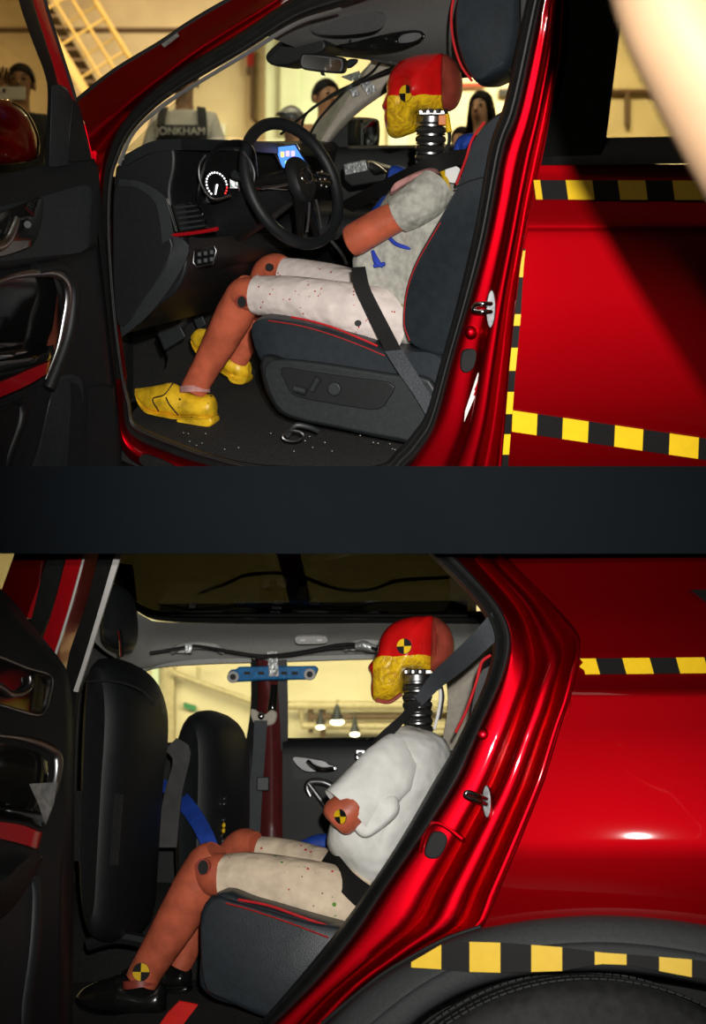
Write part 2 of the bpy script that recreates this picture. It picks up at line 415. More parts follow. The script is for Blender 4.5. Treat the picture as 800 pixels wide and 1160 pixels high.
# ---------------------------------------------------------------- the building
def struct(name, c, sz, m, kind='structure'):
    return put(name, G().box(c, sz), m, None, W, smooth=False, kind=kind)
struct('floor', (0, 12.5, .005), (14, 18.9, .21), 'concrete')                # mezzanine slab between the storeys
struct('floor', (0, 14.65, .60), (14, 14.7, .98), 'floorc')                   # raised stage behind the upper car
struct('floor', (0, 6.0, -2.65), (14, 13.2, .1), 'floorc')
struct('floor', (0, .6, -1.3), (14, 3.2, .1), 'floorc')                    # viewing platform
YB = 21.4
struct('wall_back', (0, YB+.2, 5), (14, .2, 9.8), 'cream')
struct('wall_back', (0, 9.0, -1.35), (14, .2, 2.5), 'cream')
struct('wall_left', (-7, 10.5, 3.5), (.2, 22, 13), 'cream')
struct('wall_right', (7, 10.5, 3.5), (.2, 22, 13), 'cream')
struct('ceiling', (0, 10.5, 9.9), (14, 22, .2), 'cream')
# upper wall: pilaster, conduit, fire box, ledge
def w(px, py, Y): return W.P(px, py, Y)
def wbox(name, x0, y0, x1, y1, Y, dep, m, **k):
    a, b = w(x0, y0, Y), w(x1, y1, Y)
    return put(name, G().box(((a.x+b.x)/2, Y+dep/2, (a.z+b.z)/2), (b.x-a.x, dep, a.z-b.z)), m, None, W, smooth=False, **k)
wbox('trim_1', 301, -60, 380, 330, YB-.3, .4, 'greenwhite', kind='structure')
wbox('trim_2', 318, 5, 338, 150, YB-.4, .1, 'greenwhite', kind='structure')
wbox('trim_3', -60, 31, 262, 34, YB, .1, 'brown', kind='structure')
wbox('trim_4', 440, 20, 462, 190, YB, .1, 'greenwhite', kind='structure')
g = G().tube([w(286, 55, YB), w(286, 134, YB), w(292, 140, YB)], .04, 8)
setp(put('wall_conduit', g, 'brown', None, W), 'thin brown conduit running down the cream wall behind the windscreen', 'pipe')
g = G().tube([w(478, 97, YB), w(548, 96, YB), w(554, 90, YB), w(560, 82, YB), w(600, 82, YB)], .035, 8)
setp(put('wall_pipe', g, 'redpipe', None, W), 'thin red pipe stepping up along the wall behind the woman', 'pipe')
g = G().tube([w(690, 104, YB), w(820, 104, YB)], .05, 8)
g.tube([w(711, 104, YB), w(711, 142, YB)], .05, 8)
setp(put('wall_pipe', g, 'brown', None, W), 'brown branching pipe on the wall seen through the rear door window', 'pipe')
e = thing('fire_alarm', W, w(284, 72, YB), 'small red fire alarm on the cream wall left of the rear view mirror', 'alarm')
put('housing', G().box(w(284, 68, YB+.02), (.13, .12, .24)), 'redtrim', e, bevel=.01)
put('bracket', G().box(w(284, 80, YB+.04), (.16, .1, .1)), 'brown', e, bevel=.005)
e = thing('socket_box', W, w(247, 149, YB), 'small grey electrical box low on the wall behind the dashboard', 'box')
put('housing', G().box(w(249, 148, YB+.06), (.19, .12, .22)), 'greenwhite', e, bevel=.008)
put('cover', G().box(w(249, 148, YB-.01), (.15, .03, .18)), 'white', e, bevel=.004)
e = thing('wall_vent', W, w(580, 107, YB), 'dark wall vent behind the driver headrest', 'vent')
put('frame', G().box(w(573, 105, YB+.05), (.24, .12, .12)), 'brown', e, bevel=.006)
for k in range(3): put('slat', G().box(w(573, 102.5+k*2.4, YB-.02), (.2, .03, .016)), 'plastic', e, smooth=False)
# staircase rising to the left
e = thing('staircase', W, w(110, 120, 19.8), 'yellow painted steel staircase climbing to the left behind the car', 'staircase')
A0, A1 = (w(0, -60, 19.8), w(112, 126, 19.8))
dirv = (A1-A0).normalized(); upv = Vector((-dirv.z, 0, dirv.x))
if upv.z < 0: upv = -upv
for nm, o_, yy in (('stringer', 0, 0), ('stringer', 0, .8)):
    pa, pb = A0+Vector((0, yy, 0)), A1+Vector((0, yy, 0))
    put(nm, G().prism([pa-upv*.08, pb-upv*.08, pb+upv*.05, pa+upv*.05], (0, .04, 0)), 'ystair', e, smooth=False)
n = 15
for k in range(n):
    c = A0.lerp(A1, (k+.5)/n)+upv*.10
    put('tread', G().box((c.x, c.y+.42, c.z), (.26, .76, .04)), 'dstair', e, smooth=False)
    put('riser', G().box((c.x-.12, c.y+.42, c.z-.08), (.02, .76, .12)), 'ystair', e, smooth=False)
for yy in (0, .8):
    for hgt in (.3, .55, .85):
        put('handrail' if hgt > .8 else 'rail', G().tube([A0+Vector((0, yy, 0))+upv*hgt, A1+Vector((0, yy, 0))+upv*hgt], .03 if hgt > .8 else .02, 8), 'ystair', e)
    for k in range(6):
        c = A0.lerp(A1, k/5)+Vector((0, yy+.02, 0)); put('baluster', G().tube([c, c+upv*.85], .022, 8), 'ystair', e)
# lower hall wall
def lbox(name, x0, y0, x1, y1, Y, dep, m, **k): return wbox(name, x0, y0, x1, y1, Y, dep, m, **k)
lbox('trim_5', 186, 700, 197, 900, 8.8, .1, 'pipe', kind='structure')
lbox('trim_6', 172, 700, 180, 900, 8.85, .05, 'greenwhite', kind='structure')
g = G().tube([w(326, 799, 8.7), w(560, 799, 8.7)], .03, 8); setp(put('ceiling_pipe', g, 'pipe', None, W), 'long straight pipe on the wall seen through the far rear window', 'pipe')
g = G().tube([w(342, 800, 8.72), w(342, 822, 8.72), w(560, 824, 8.72)], .025, 8); setp(put('ceiling_pipe', g, 'pipe', None, W), 'pipe bending down left of the lit lamps in the far window', 'pipe')
g = G().tube([w(352, 812, 8.75), w(480, 812, 8.75)], .018, 8); g.tube([w(352, 800, 8.75), w(352, 830, 8.75)], .018, 8); g.tube([w(366, 800, 8.75), w(366, 836, 8.75)], .018, 8)
setp(put('pipe_rack', g, 'brown', None, W), 'small brown pipe rack under the long straight pipe', 'pipe')
for (x, y, r, lb) in ((382, 818, .034, 'glowing wall lamp with a dark shade in the far window'), (363, 824, .022, 'small lit lamp leftmost under the pipes'), (402, 832, .024, 'low lit lamp rightmost in the far window')):
    c = w(x, y, 8.6)
    e = thing('wall_lamp', W, c, lb, 'lamp', 'lit lamps under the pipes')
    put('bulb', G().ell(c, ((r*1.4, 0, 0), (0, r, 0), (0, 0, r*.6)), 12, 8), 'lampglow', e)
    put('shade', G().tube([c+Vector((0, 0, .02)), c+Vector((0, 0, .06)), c+Vector((0, 0, .12))], [r*1.5, r*.8, r*.3], 12), 'plastic2', e)
    put('bracket', G().tube([c+Vector((0, 0, .1)), c+Vector((0, .28, .1))], .01, 8), 'plastic2', e)
g = G().prism([w(208, 796, 8.85), w(222, 800, 8.85), w(222, 806, 8.85), w(208, 802, 8.85)], (0, .03, 0))
setp(put('exit_sign', g, mat('green_sign', '#3c7a50', rough=.5), None, W, smooth=False), 'small green sign on the wall above the far front seat', 'sign')
g = G().tube([w(196, 762, 8.75), w(300, 800, 8.75)], .02, 8); g.tube([w(225, 755, 8.75), w(225, 773, 8.75), w(236, 777, 8.75)], .015, 8)
setp(put('wall_pipe', g, 'pipe', None, W), 'thin sloping pipe with a hanger on the wall of the far front window', 'pipe')

# ================================================================ UPPER CAR
def DU(px, off=0): return 3.362/(1+.000267*(px-400))+off
LU = Vector((.36, .93, 0)); BU = Vector((.93, -.36, 0))
def u(px, py, off=0): return U.P(px, py, DU(px)+off)
def uc(pts, off=0): return [U.P(p[0], p[1], DU(p[0])+off+(p[2] if len(p) > 2 else 0)) for p in pts]
car = thing('red_car', U, u(380, 560, .8), 'red car on the upper level with its front door wide open', 'car', None)

# A pillar and roof rail
outer = uc([(85, 118, .05), (128, 83, .06), (182, 50, .09), (216, 27, .11), (263, 0, .13), (345, -40, .17)])
r1 = uc([(96, 140, .01), (140, 100, .03), (193, 63, .06), (229, 38, .08), (280, 10, .10), (356, -34, .14)])
r2 = uc([(101, 158, .0), (142, 119, .01), (193, 79, .03), (232, 51, .05), (287, 17, .07), (362, -30, .10)])
r3 = uc([(105, 178, .05), (140, 133, .05), (190, 90, .07), (236, 57, .09), (293, 21, .11), (366, -28, .14)])
r4 = uc([(110, 205, .02), (128, 152, .03), (176, 104, .05), (236, 63, .06), (297, 24, .08), (370, -26, .12)])
inn = uc([(115, 236, .04), (123, 172, .05), (162, 111, .06), (202, 81, .07), (270, 40, .09), (372, -22, .13)])
put('roof_pillar', G().sheet([outer, r1, r2, r3, r4, inn], 40, .04, smooth_across=22), 'jamb', car, label='glossy red front pillar and roof rail')
g = G().tube(uc([(84, 116, .07), (128, 81, .08), (182, 48, .11), (216, 25, .13), (263, -2, .15), (345, -42, .19)]), .006, 8, 40)
put('gutter_seal', g, 'rubber', car)
put('clear_sticker', G().prism(uc([(183, 50, .07), (201, 37, .085), (203, 41, .075), (186, 54, .06)]), (0, .004, 0)), 'silvertape', car, smooth=False)
# hinge post strip between door and seal, and sill
put('hinge_post', G().sheet([uc([(94, 140), (103, 190), (106, 220), (110, 260), (116, 310), (122, 362), (130, 430)], .03), uc([(120, 150), (121, 190), (122, 225), (124, 260), (126, 310), (133, 362), (142, 430)], .07)], 24, .03), 'jamb', car)
sb = [(130, 430), (134, 470), (136, 500), (148, 520), (176, 533), (225, 545), (320, 560), (470, 560)]
st = [(139, 430), (142, 470), (147, 486), (160, 500), (187, 511), (228, 523), (320, 540), (470, 540)]
put('sill', G().sheet([uc(st, .03), uc([((a[0]+b[0])/2-2, (a[1]+b[1])/2+1) for a, b in zip(st, sb)], -.01), uc(sb, .0)], 32, .05, arc=False, smooth_across=8), 'jamb', car)
put('sill_plug', G().prism(uc([(158, 518), (166, 515), (190, 524), (200, 532), (180, 534), (160, 526)], -.02), (0, .01, 0), 20), 'rubber', car)
# rubber seal round the opening
so = [(300, 545), (222, 526), (185, 513), (158, 502), (142, 488), (137, 460), (130, 425), (121, 362), (116, 301), (114, 250), (116, 202), (123, 172), (135, 142), (162, 111), (202, 79), (270, 38), (327, 0), (380, -25), (480, -50), (600, -60), (630, -50), (616, 0), (589, 127), (573, 170), (552, 277), (536, 335), (515, 405), (495, 479), (481, 506), (463, 527), (430, 545)]
si = [(300, 528), (240, 516), (196, 501), (165, 488), (150, 478), (146, 456), (139, 425), (131, 362), (126, 301), (124, 250), (126, 205), (133, 180), (148, 150), (176, 121), (210, 97), (276, 58), (334, 22), (386, 5), (480, -20), (590, -30), (604, -20), (598, 0), (574, 110), (556, 166), (541, 250), (521, 335), (502, 405), (484, 467), (470, 490), (450, 512), (420, 530)]
mid = [((a[0]*.5+b[0]*.5), (a[1]*.5+b[1]*.5)) for a, b in zip(so, si)]
q1 = [((a[0]*.8+b[0]*.2), (a[1]*.8+b[1]*.2)) for a, b in zip(so, si)]
q3 = [((a[0]*.15+b[0]*.85), (a[1]*.15+b[1]*.85)) for a, b in zip(so, si)]
put('door_seal', G().sheet([uc(so, .06), uc(q1, .02), uc(mid, .03), uc(q3, .015), uc(si, .06)], 150, .02, arc=False, closed=True, smooth_across=14), 'rubber', car)
put('pillar_trim', G().sheet([uc([(133, 184), (148, 152), (176, 123), (210, 100), (276, 60), (334, 25), (386, 8)], .04), uc([(136, 188), (152, 152), (180, 126), (213, 103), (278, 64), (336, 29), (388, 11)], .07)], 40, .01), 'silverstrip', car, label='thin pale trim edge inside the front pillar')
# B pillar
ys = [-40, 0, 58, 127, 177, 228, 270, 335, 405, 479, 540]
lx = [627, 616, 604, 588, 571, 562, 553, 536, 515, 495, 458]
rx = [645, 638, 635, 624, 615, 604, 597, 587, 581, 574, 569]
cols = []
for fr, dz in ((0, .05), (.10, .045), (.36, .05), (.44, .035), (.5, .012), (.66, .012), (.72, .03), (.78, .06), (.88, .06), (.93, .03), (1, .03)):
    cols.append([u(a+(b-a)*fr, y, dz+(0 if y > 60 else .0)) for a, b, y in zip(lx, rx, ys)])
put('door_pillar', G().sheet(cols, 40, .04, smooth_across=34), 'jamb', car, label='red pillar behind the open front door')
# striker, plugs, sticker on the pillar
s = put('striker', G().disc(u(557, 349, .005), (-.2, -1, 0), .012, .02, 20, r2=.048), 'steel', car, bevel=.002, label='chrome door striker')
g = G().tube([u(557, 344, -.01), u(548, 344, -.03), u(538, 346, -.03), u(538, 352, -.03), u(548, 353, -.03), u(557, 353, -.01)], .0065, 10, 20); put('loop', g, 'chrome', s)
put('body_plug', G().ell(u(534, 377, .04), ((.017, 0, 0), (0, .012, 0), (0, 0, .018)), 16, 8), 'jamb', car)
put('switch_boot', G().prism(uc([(525, 398), (537, 396), (540, 402), (537, 416), (530, 422), (523, 420), (522, 410)], .025), (0, .02, 0), 28), 'black', car, bevel=.004)
st = put('sticker', G().prism(uc([(527, 466), (526, 478), (537, 452), (547, 424), (548, 414), (541, 424)], .025), (0, .004, 0)), 'white', car, smooth=False)
put('sticker_band', G().prism(uc([(543, 424), (548, 414), (548, 422), (545, 432)], .022), (0, .003, 0)), 'orange', st, smooth=False)
put('sticker_mark', G().tube(uc([(537, 448), (541, 438), (538, 442), (543, 430)], .020), .002, 6), 'redtrim', st)

# rear door
def prof(y):
    pts = [(150, .075), (188, .055), (200, .05), (226, .026), (250, .003), (257, -.003), (262, .001), (300, -.006), (360, -.013), (420, -.009), (470, .004), (528, .035), (580, .08)]
    for (a, va), (b, vb) in zip(pts, pts[1:]):
        if a <= y <= b: return va+(vb-va)*(y-a)/(b-a)
    return .08
def bul(x): return -.022*math.exp(-max(0, x-580)/70)
def dl(y):
    pts = [(150, 618), (188, 613), (200, 609), (226, 604), (257, 598), (300, 591), (356, 585), (417, 579), (470, 575), (580, 566)]
    for (a, va), (b, vb) in zip(pts, pts[1:]):
        if a <= y <= b: return va+(vb-va)*(y-a)/(b-a)
    return 566
rows = []
for y in (186, 193, 200, 213, 226, 240, 250, 255, 257.5, 260, 264, 275, 300, 330, 360, 390, 420, 450, 470, 500, 528, 560, 580):
    x0 = dl(y); rows.append([u(x0+(840-x0)*(k/16)**1.6, y, prof(y)+bul(x0+(840-x0)*(k/16)**1.6)) for k in range(17)])
door = put('rear_door', G().sheet(rows, 17, .03, raw=True), 'paint', car, label='closed red rear door with striped tape')
put('window_applique', G().sheet([[u(640, -40, .07), u(636, 20, .07), u(629, 80, .065), u(622, 130, .06), u(613, 182, .055)], [u(706, -40, .07), u(700, 20, .07), u(692, 80, .065), u(686, 140, .06), u(680, 182, .055)]], 12, .03), 'gloss', door, label='gloss black window post')
put('window_frame', G().sheet([[u(680, 156, .075), u(740, 155, .075), u(850, 153, .075)], [u(615, 178, .055), u(740, 175, .055), u(850, 172, .055)], [u(613, 187, .03), u(740, 186, .03), u(850, 184, .03)]], 14, .03), 'rubber', door)
put('window_post', G().sheet([[u(704, -40, .06), u(690, 78, .055), u(680, 158, .055)], [u(712, -40, .07), u(697, 78, .065), u(687, 158, .065)]], 10, .03), 'rubber', door)
put('window_glass', G().sheet([[u(706, -40, .10), u(850, -40, .10)], [u(683, 160, .09), u(850, 158, .09)]], 8, .004), 'tglass', door)
put('edge_flange', G().tube([u(dl(y)-.5, y, prof(y)+.01+bul(dl(y))) for y in (200, 226, 257, 300, 356, 417, 470, 560)], .006, 8, 24), 'paint', door)

# ---- interior
put('floor_mat', G().sheet([[u(100, 500, .03), u(240, 545, .05), u(480, 550, .05)], [u(140, 478, .25), u(280, 500, .25), u(500, 505, .25)], [u(170, 440, .6), u(300, 448, .6), u(520, 452, .6)], [u(190, 400, 1.0), u(300, 405, 1.0), u(520, 410, 1.0)], [u(150, 330, 1.25), u(300, 330, 1.25), u(520, 330, 1.25)]], 14, -.02, tv=Vector((0, 0, 1)), smooth_across=16), 'carpet', car)
rc = random.Random(4)
g = G()
for k in range(26):
    g.ell(u(rc.uniform(160, 470), rc.uniform(490, 515), rc.uniform(.12, .2))+Vector((0, 0, .004)), ((.0022, 0, 0), (0, .0022, 0), (0, 0, .0015)), 6, 4)
put('crumbs', g, 'beigetrim', car, kind='stuff')
put('footwell_side', G().sheet([[u(128, 380, .06), u(134, 440, .06), u(142, 490, .08)], [u(140, 340, .6), u(136, 400, .6), u(132, 470, .6)], [u(150, 300, 1.3), u(150, 380, 1.3), u(150, 450, 1.3)]], 12, .02, smooth_across=10), 'carpet', car)
# dashboard
pd = [(129, 208), (133, 187), (150, 172), (172, 163), (188, 160), (197, 168), (198, 190), (193, 215), (196, 238), (206, 264), (212, 300), (200, 330), (180, 346), (148, 372), (134, 378), (127, 330)]
dash = put('dashboard', G().prism(uc(pd, .11), LU*1.45, 60), 'plastic', car, bevel=.012)
put('dash_top', G().sheet([uc([(140, 176), (172, 160), (205, 157)], .10), uc([(215, 164), (250, 160), (285, 160)], .45), uc([(300, 166), (330, 167), (368, 168)], 1.25)], 12, -.03, tv=Vector((0, 0, 1)), smooth_across=14), 'leather2', dash)
put('end_cap', G().prism(uc([(129, 212), (140, 205), (168, 218), (186, 236), (190, 262), (196, 280), (184, 310), (160, 346), (135, 372), (128, 330), (127, 260)], .045), LU*.02, 44), 'plastic', dash, bevel=.006)
put('end_cap_edge', G().sheet([uc([(135, 203), (160, 206), (186, 222), (192, 240), (197, 268)], .045), uc([(133, 210), (156, 213), (175, 228), (181, 250), (184, 276)], .04)], 24, .012), 'plastic2', dash)
put('lower_cap', G().sheet([uc([(197, 266), (214, 278), (208, 300), (190, 330), (165, 360), (138, 382)], .06), uc([(186, 278), (192, 288), (186, 306), (170, 330), (152, 352), (136, 370)], .045)], 24, .02), 'plastic2', dash)
put('knee_panel', G().sheet([[u(215, 268, .10), u(235, 270, .2), u(285, 265, .5), u(340, 270, .8)], [u(205, 312, .12), u(235, 305, .25), u(290, 290, .55), u(345, 285, .8)], [u(165, 366, .14), u(205, 338, .3), u(250, 318, .6), u(300, 305, .9)]], 20, .03, smooth_across=12), 'plastic', dash)
# cowl and dial
put('gauge_hood', G().sheet([uc([(222, 232), (226, 205), (232, 183), (246, 164), (270, 158), (287, 168), (292, 200)], .16), uc([(230, 230), (233, 206), (238, 187), (250, 172), (270, 166), (283, 174), (288, 202)], .34)], 30, .03), 'plastic', dash)
put('gauge_back', G().prism(uc([(230, 228), (236, 190), (250, 170), (275, 172), (286, 200), (270, 222)], .34), (0, .02, 0), 24), 'gloss', dash)
put('chrome_arc', G().tube(uc([(233, 176), (226, 187), (226, 202), (232, 216), (243, 226), (262, 221)], .155), .0035, 8, 30), 'satin', dash)
put('chrome_arc', G().tube(uc([(276, 172), (284, 184), (288, 196), (287, 207)], .165), .004, 8, 20), 'satin', dash)
nd = Vector((.62, -.72, .25)).normalized()
dc = u(244, 210, .27)
dial = put('dial', G().disc(dc, nd, .043, .006, 28), 'gloss', car)
upd = (Vector((0, 0, 1))-nd*nd.z).normalized(); vd = upd.cross(nd)
g = G(); gr = G()
for k in range(19):
    a = math.radians(-135+270*k/18); r = .035
    c = dc+nd*.008+(upd*math.cos(a)+vd*math.sin(a))*r
    (gr if k > 15 else g).ell(c, (upd*.0032, vd*.0032, nd*.001), 6, 4)
put('dial_marks', g, 'tick', dial); put('red_marks', gr, 'redtick', dial)
put('needle', G().tube([dc+nd*.01, dc+nd*.01+(upd*-.8-vd*.6)*.0+(-upd*.028-vd*.012)], [.003, .0015], 6), 'tick', dial)
put('dial_display', G().box(u(265, 208, .29), (.022, .004, .026)), 'silvertape', dial, smooth=False)
# vent
v = put('air_vent', G().prism(uc([(193, 231), (214, 228), (224, 236), (234, 258), (203, 264)], .05), LU*.02, 0), 'gloss', car, bevel=.004)
for k in range(5):
    put('slat', G().prism(uc([(198+k*1.5, 234+k*6), (219+k*3, 232+k*5.6), (220+k*3, 234+k*5.6), (199+k*1.5, 236.5+k*6)], .035), LU*.02), 'plastic2', v, smooth=False)
put('chrome_edge', G().tube(uc([(189, 225), (194, 242), (200, 262)], .045), .003, 8, 12), 'chrome', v)
put('red_accent', G().tube(uc([(186, 266), (200, 266), (225, 263), (247, 259)], .05), .0055, 8, 20), 'redtrim', dash)
sw = put('switch_pad', G().prism(uc([(220, 284), (243, 279), (245, 284), (241, 299), (223, 303), (219, 297)], .10), (0, .01, 0)), 'gloss', car, bevel=.003)
put('chrome_edge', G().tube(uc([(220, 284), (243, 279), (245, 284), (241, 299), (223, 303), (219, 297)], .098), .0018, 6, closed=True), 'satin', sw)
for k in range(6): put('button', G().box(u(226+(k % 3)*7, 288+(k//3)*8-(k % 3)*1.2, .095), (.012, .008, .013)), 'plastic2', sw, bevel=.002)
# touchscreen
scr = put('touchscreen', G().prism(uc([(309, 166), (336, 163), (352, 190), (318, 192)], .70), (0, .02, 0)), 'gloss', car, bevel=.003)
put('screen', G().prism(uc([(312, 167), (334, 164.5), (349, 189), (320, 190)], .695), (0, .003, 0)), 'screen', scr, smooth=False)
for k, (x, y, mm) in enumerate(((320, 175, 'icon_o'), (326, 174, 'icon_p'), (332, 174, 'icon_p'), (325, 184, 'icon_g'), (334, 184, 'icon_o'), (340, 184, 'icon_g'))):
    put('icon', G().box(u(x, y, .69), (.011, .003, .016 if k < 3 else .009)), mm, scr, smooth=False)
put('chrome_edge', G().tube(uc([(305, 165), (310, 172), (320, 190)], .69), .003, 6), 'satin', scr)
# steering wheel
nw = Vector((.70, -.61, .37)).normalized(); cw = u(332, 208, .33); R = .178
uw = (Vector((0, 0, 1))-nw*nw.z).normalized(); vw = nw.cross(uw)
def wp(a, r, h=0): return cw+(uw*math.cos(a)+vw*math.sin(a))*r+nw*h
sw = put('steering_wheel', G().tube([wp(2*PI*k/48, R) for k in range(48)], .0175, 14, closed=True), 'leather2', car)
g = G().pillow([wp(2*PI*k/16, .060+.008*math.cos(2*(2*PI*k/16)), .03) for k in range(16)], .03, nw, 32, .02)
put('airbag_cover', g, 'plastic', sw)
for a, nm in ((PI/2, 'spoke'), (-PI/2, 'spoke'), (PI*.93, 'spoke'), (PI*1.07, 'spoke')):
    put(nm, G().tube([wp(a, .05, .02), wp(a, .11, .01), wp(a, R-.01, 0)], [.026, .016, .012], 10, 10, flat=.5, side=nw), 'gloss', sw)
    put('spoke_trim', G().tube([wp(a+.22, .07, .04), wp(a+.15, .11, .028), wp(a+.1, R-.03, .015)], .004, 8, 8), 'satin', sw)
put('emblem', G().tube([wp(2*PI*k/20, .021, .057) for k in range(20)], .0028, 8, closed=True), 'chrome', sw)
put('emblem_bar', G().tube([wp(.5, .02, .057), wp(.5+PI, .02, .057)], .0028, 6), 'chrome', sw)
for k in range(6): put('button', G().ell(wp(-PI/2+(k % 3-1)*.22, .085+(k//3)*.02, .03), (uw*.005, vw*.005, nw*.004), 8, 6), 'satin', sw)
put('column_shroud', G().tube([cw-nw*.02, cw-nw*.12, cw-nw*.3], [.05, .065, .08], 16), 'plastic', sw)
put('stalk', G().tube([cw-nw*.06, cw-nw*.06-vw*-.1+uw*.03, cw-nw*.05+vw*.17+uw*.05], [.008, .010, .012], 10, 8), 'plastic2', sw)
# pedals
p = put('brake_pedal', G().prism(uc([(178, 378), (204, 368), (211, 382), (186, 398)], .75), (0, .03, 0)), 'plastic2', car, bevel=.006)
put('pedal_arm', G().tube([u(196, 378, .77), u(210, 362, .85), u(205, 330, .95)], .012, 8, 8), 'plastic2', p)
p = put('accelerator_pedal', G().prism(uc([(214, 350), (224, 346), (234, 368), (224, 374)], .95), (0, .02, 0)), 'plastic2', car, bevel=.004)
put('foot_rest_clip', G().box(u(207, 352, .7), (.028, .01, .01)), 'chrome', car, bevel=.002)
# centre console behind the wheel
put('centre_console', G().sheet([[u(250, 300, .75), u(300, 285, .75), u(390, 270, .75), u(480, 260, .75)], [u(300, 250, .85), u(340, 240, .8), u(400, 240, .8), u(480, 240, .8)], [u(330, 232, 1.1), u(370, 228, 1.05), u(420, 228, 1.05), u(490, 230, 1.05)]], 16, .03, smooth_across=10), 'plastic', car)
put('console_trim', G().tube([u(375, 272, .72), u(388, 288, .70), u(393, 300, .68)], .006, 8, 10), 'satin', car)
# roof lining, visor, console, mirror
put('roof_lining', G().sheet([[u(300, 40, .12), u(340, 12, .12), u(400, -8, .12), u(600, -45, .12)], [u(330, 52, .55), u(380, 30, .5), u(430, 15, .45), u(600, -5, .4)], [u(352, 60, .85), u(400, 58, .85), u(450, 56, .85), u(590, 50, .8)], [u(385, 64, 1.15), u(428, 70, 1.25), u(470, 82, 1.3), u(590, 84, 1.3)]], 20, .05, tv=Vector((0, 0, 1)), smooth_across=16), 'liner', car)
put('sun_visor', G().pillow(uc([(350, 26), (372, 17), (410, 12), (435, 17), (437, 24), (425, 33), (390, 38), (356, 36)], .42), .02, (.1, .3, -.95), 36, .012), 'linerdark', car)
oc = put('overhead_console', G().prism(uc([(380, 52), (400, 48), (440, 38), (470, 34), (482, 38), (478, 46), (450, 55), (410, 57)], .62), (0, .2, .02), 32), 'gloss', car, bevel=.006)
put('reading_lamp', G().prism(uc([(455, 40), (472, 37), (478, 41), (468, 47), (452, 48)], .61), (0, .01, 0), 20), 'satin', oc)
for x, y in ((397, 46), (420, 53), (437, 44), (448, 47)): put('button', G().ell(u(x, y, .60), ((.004, 0, 0), (0, .004, 0), (0, 0, .003)), 8, 6), 'chrome', oc)
put('far_visor', G().prism(uc([(395, 62), (430, 56), (470, 60), (468, 78), (428, 71)], 1.1), (.02, .06, .01)), 'linerdark', car, bevel=.008)
put('visor_label', G().prism(uc([(440, 64), (462, 61), (463, 66), (442, 70)], 1.085), (0, .004, 0)), 'cream', car, smooth=False)
mr = put('mirror_mount', G().prism(uc([(300, 64), (312, 50), (330, 38), (345, 34), (368, 46), (366, 58), (345, 66), (325, 74), (308, 74)], .62), (.05, .16, 0), 30), 'plastic', car, bevel=.01)
TL = lambda o: [(x, y, (x-365)*.0011) for x, y in o]
mh = put('rear_view_mirror', G().prism(uc(TL([(340, 64), (346, 60), (384, 64), (390, 68), (390, 78), (385, 83), (350, 80), (340, 76)]), .60), (.01, .035, 0), 30), 'plastic', car, bevel=.006, label='black rear view mirror')
put('mirror_glass', G().prism(uc(TL([(343, 66), (347, 62.5), (366, 65), (383, 67), (387, 70), (386, 78), (382, 80.5), (352, 78), (343, 75)]), .597), (0, .002, 0), 30), 'mirrorm', mh)
put('mirror_tab', G().prism(uc([(362, 80), (367, 81), (369, 86), (364, 85)], .61), (0, .012, 0)), 'plastic', mh, bevel=.002)
put('inner_pillar', G().prism(uc([(588, -45), (650, -45), (625, 20), (606, 110), (592, 122), (584, 100), (590, 40)], .16), LU*.03), 'linerdark', car, bevel=.006)
put('rear_side_trim', G().prism(uc([(540, -45), (690, -45), (640, 80), (592, 76), (590, 60), (560, 55)], .66), LU*.04), 'linerdark', car, bevel=.006)
put('firewall', G().sheet([[u(60, 200, 1.5), u(250, 200, 1.5), u(430, 200, 1.5)], [u(60, 500, 1.4), u(250, 500, 1.4), u(560, 500, 1.4)]], 8, .03), 'carpet', car)
# windscreen
put('windscreen', G().sheet([[u(300, 40, .3), u(352, 40, .75), u(425, 66, 1.25)], [u(210, 105, .3), u(300, 100, .8), u(395, 110, 1.3)], [u(140, 172, .3), u(250, 155, .8), u(360, 165, 1.35)]], 12, .005, smooth_across=8), 'glass', car)
# far pillar
put('far_pillar', G().sheet([[u(424, 66, 1.36), u(395, 98, 1.36), u(370, 128, 1.38), (u(350, 150, 1.4)), u(340, 172, 1.42)], [u(452, 75, 1.32), u(425, 100, 1.32), u(400, 122, 1.34), u(378, 145, 1.36), u(362, 172, 1.38)], [u(470, 84, 1.36), u(436, 106, 1.36), u(408, 126, 1.38), u(385, 148, 1.4), u(366, 172, 1.42)]], 24, .04, smooth_across=10), 'beigetrim', car, label='beige trim of the far front pillar')
# far door and mirror
fd = put('far_door', G().sheet([[u(340, 166, 1.45), u(400, 165, 1.45), u(480, 164, 1.45), u(620, 160, 1.45)], [u(340, 178, 1.40), u(400, 176, 1.40), u(480, 174, 1.40), u(620, 172, 1.4)], [u(340, 240, 1.38), u(400, 240, 1.38), u(480, 240, 1.38), u(620, 240, 1.38)]], 14, .05, smooth_across=9), 'plastic', car)
put('window_glass', G().sheet([[u(470, 80, 1.47), u(620, 70, 1.47)], [u(392, 130, 1.47), u(620, 125, 1.47)], [u(366, 167, 1.47), u(620, 162, 1.47)]], 8, .004), 'glass', fd)
put('corner_trim', G().prism(uc([(364, 167), (372, 150), (392, 128), (394, 134), (394, 167)], 1.44), (0, .02, 0)), 'plastic', fd)
fm = put('far_mirror', G().pillow(uc([(392, 140), (396, 133), (425, 134), (430, 140), (430, 160), (425, 167), (394, 167)], 1.62), .12, (0, 1, 0), 36, .04), 'plastic', car, label='black door mirror beyond the dummy')
put('mirror_glass', G().prism(uc([(403, 140), (408, 136), (423, 137), (427, 142), (427, 158), (422, 164), (408, 164), (403, 158)], 1.555), (0, .003, 0), 28), 'mirrorm', fm)
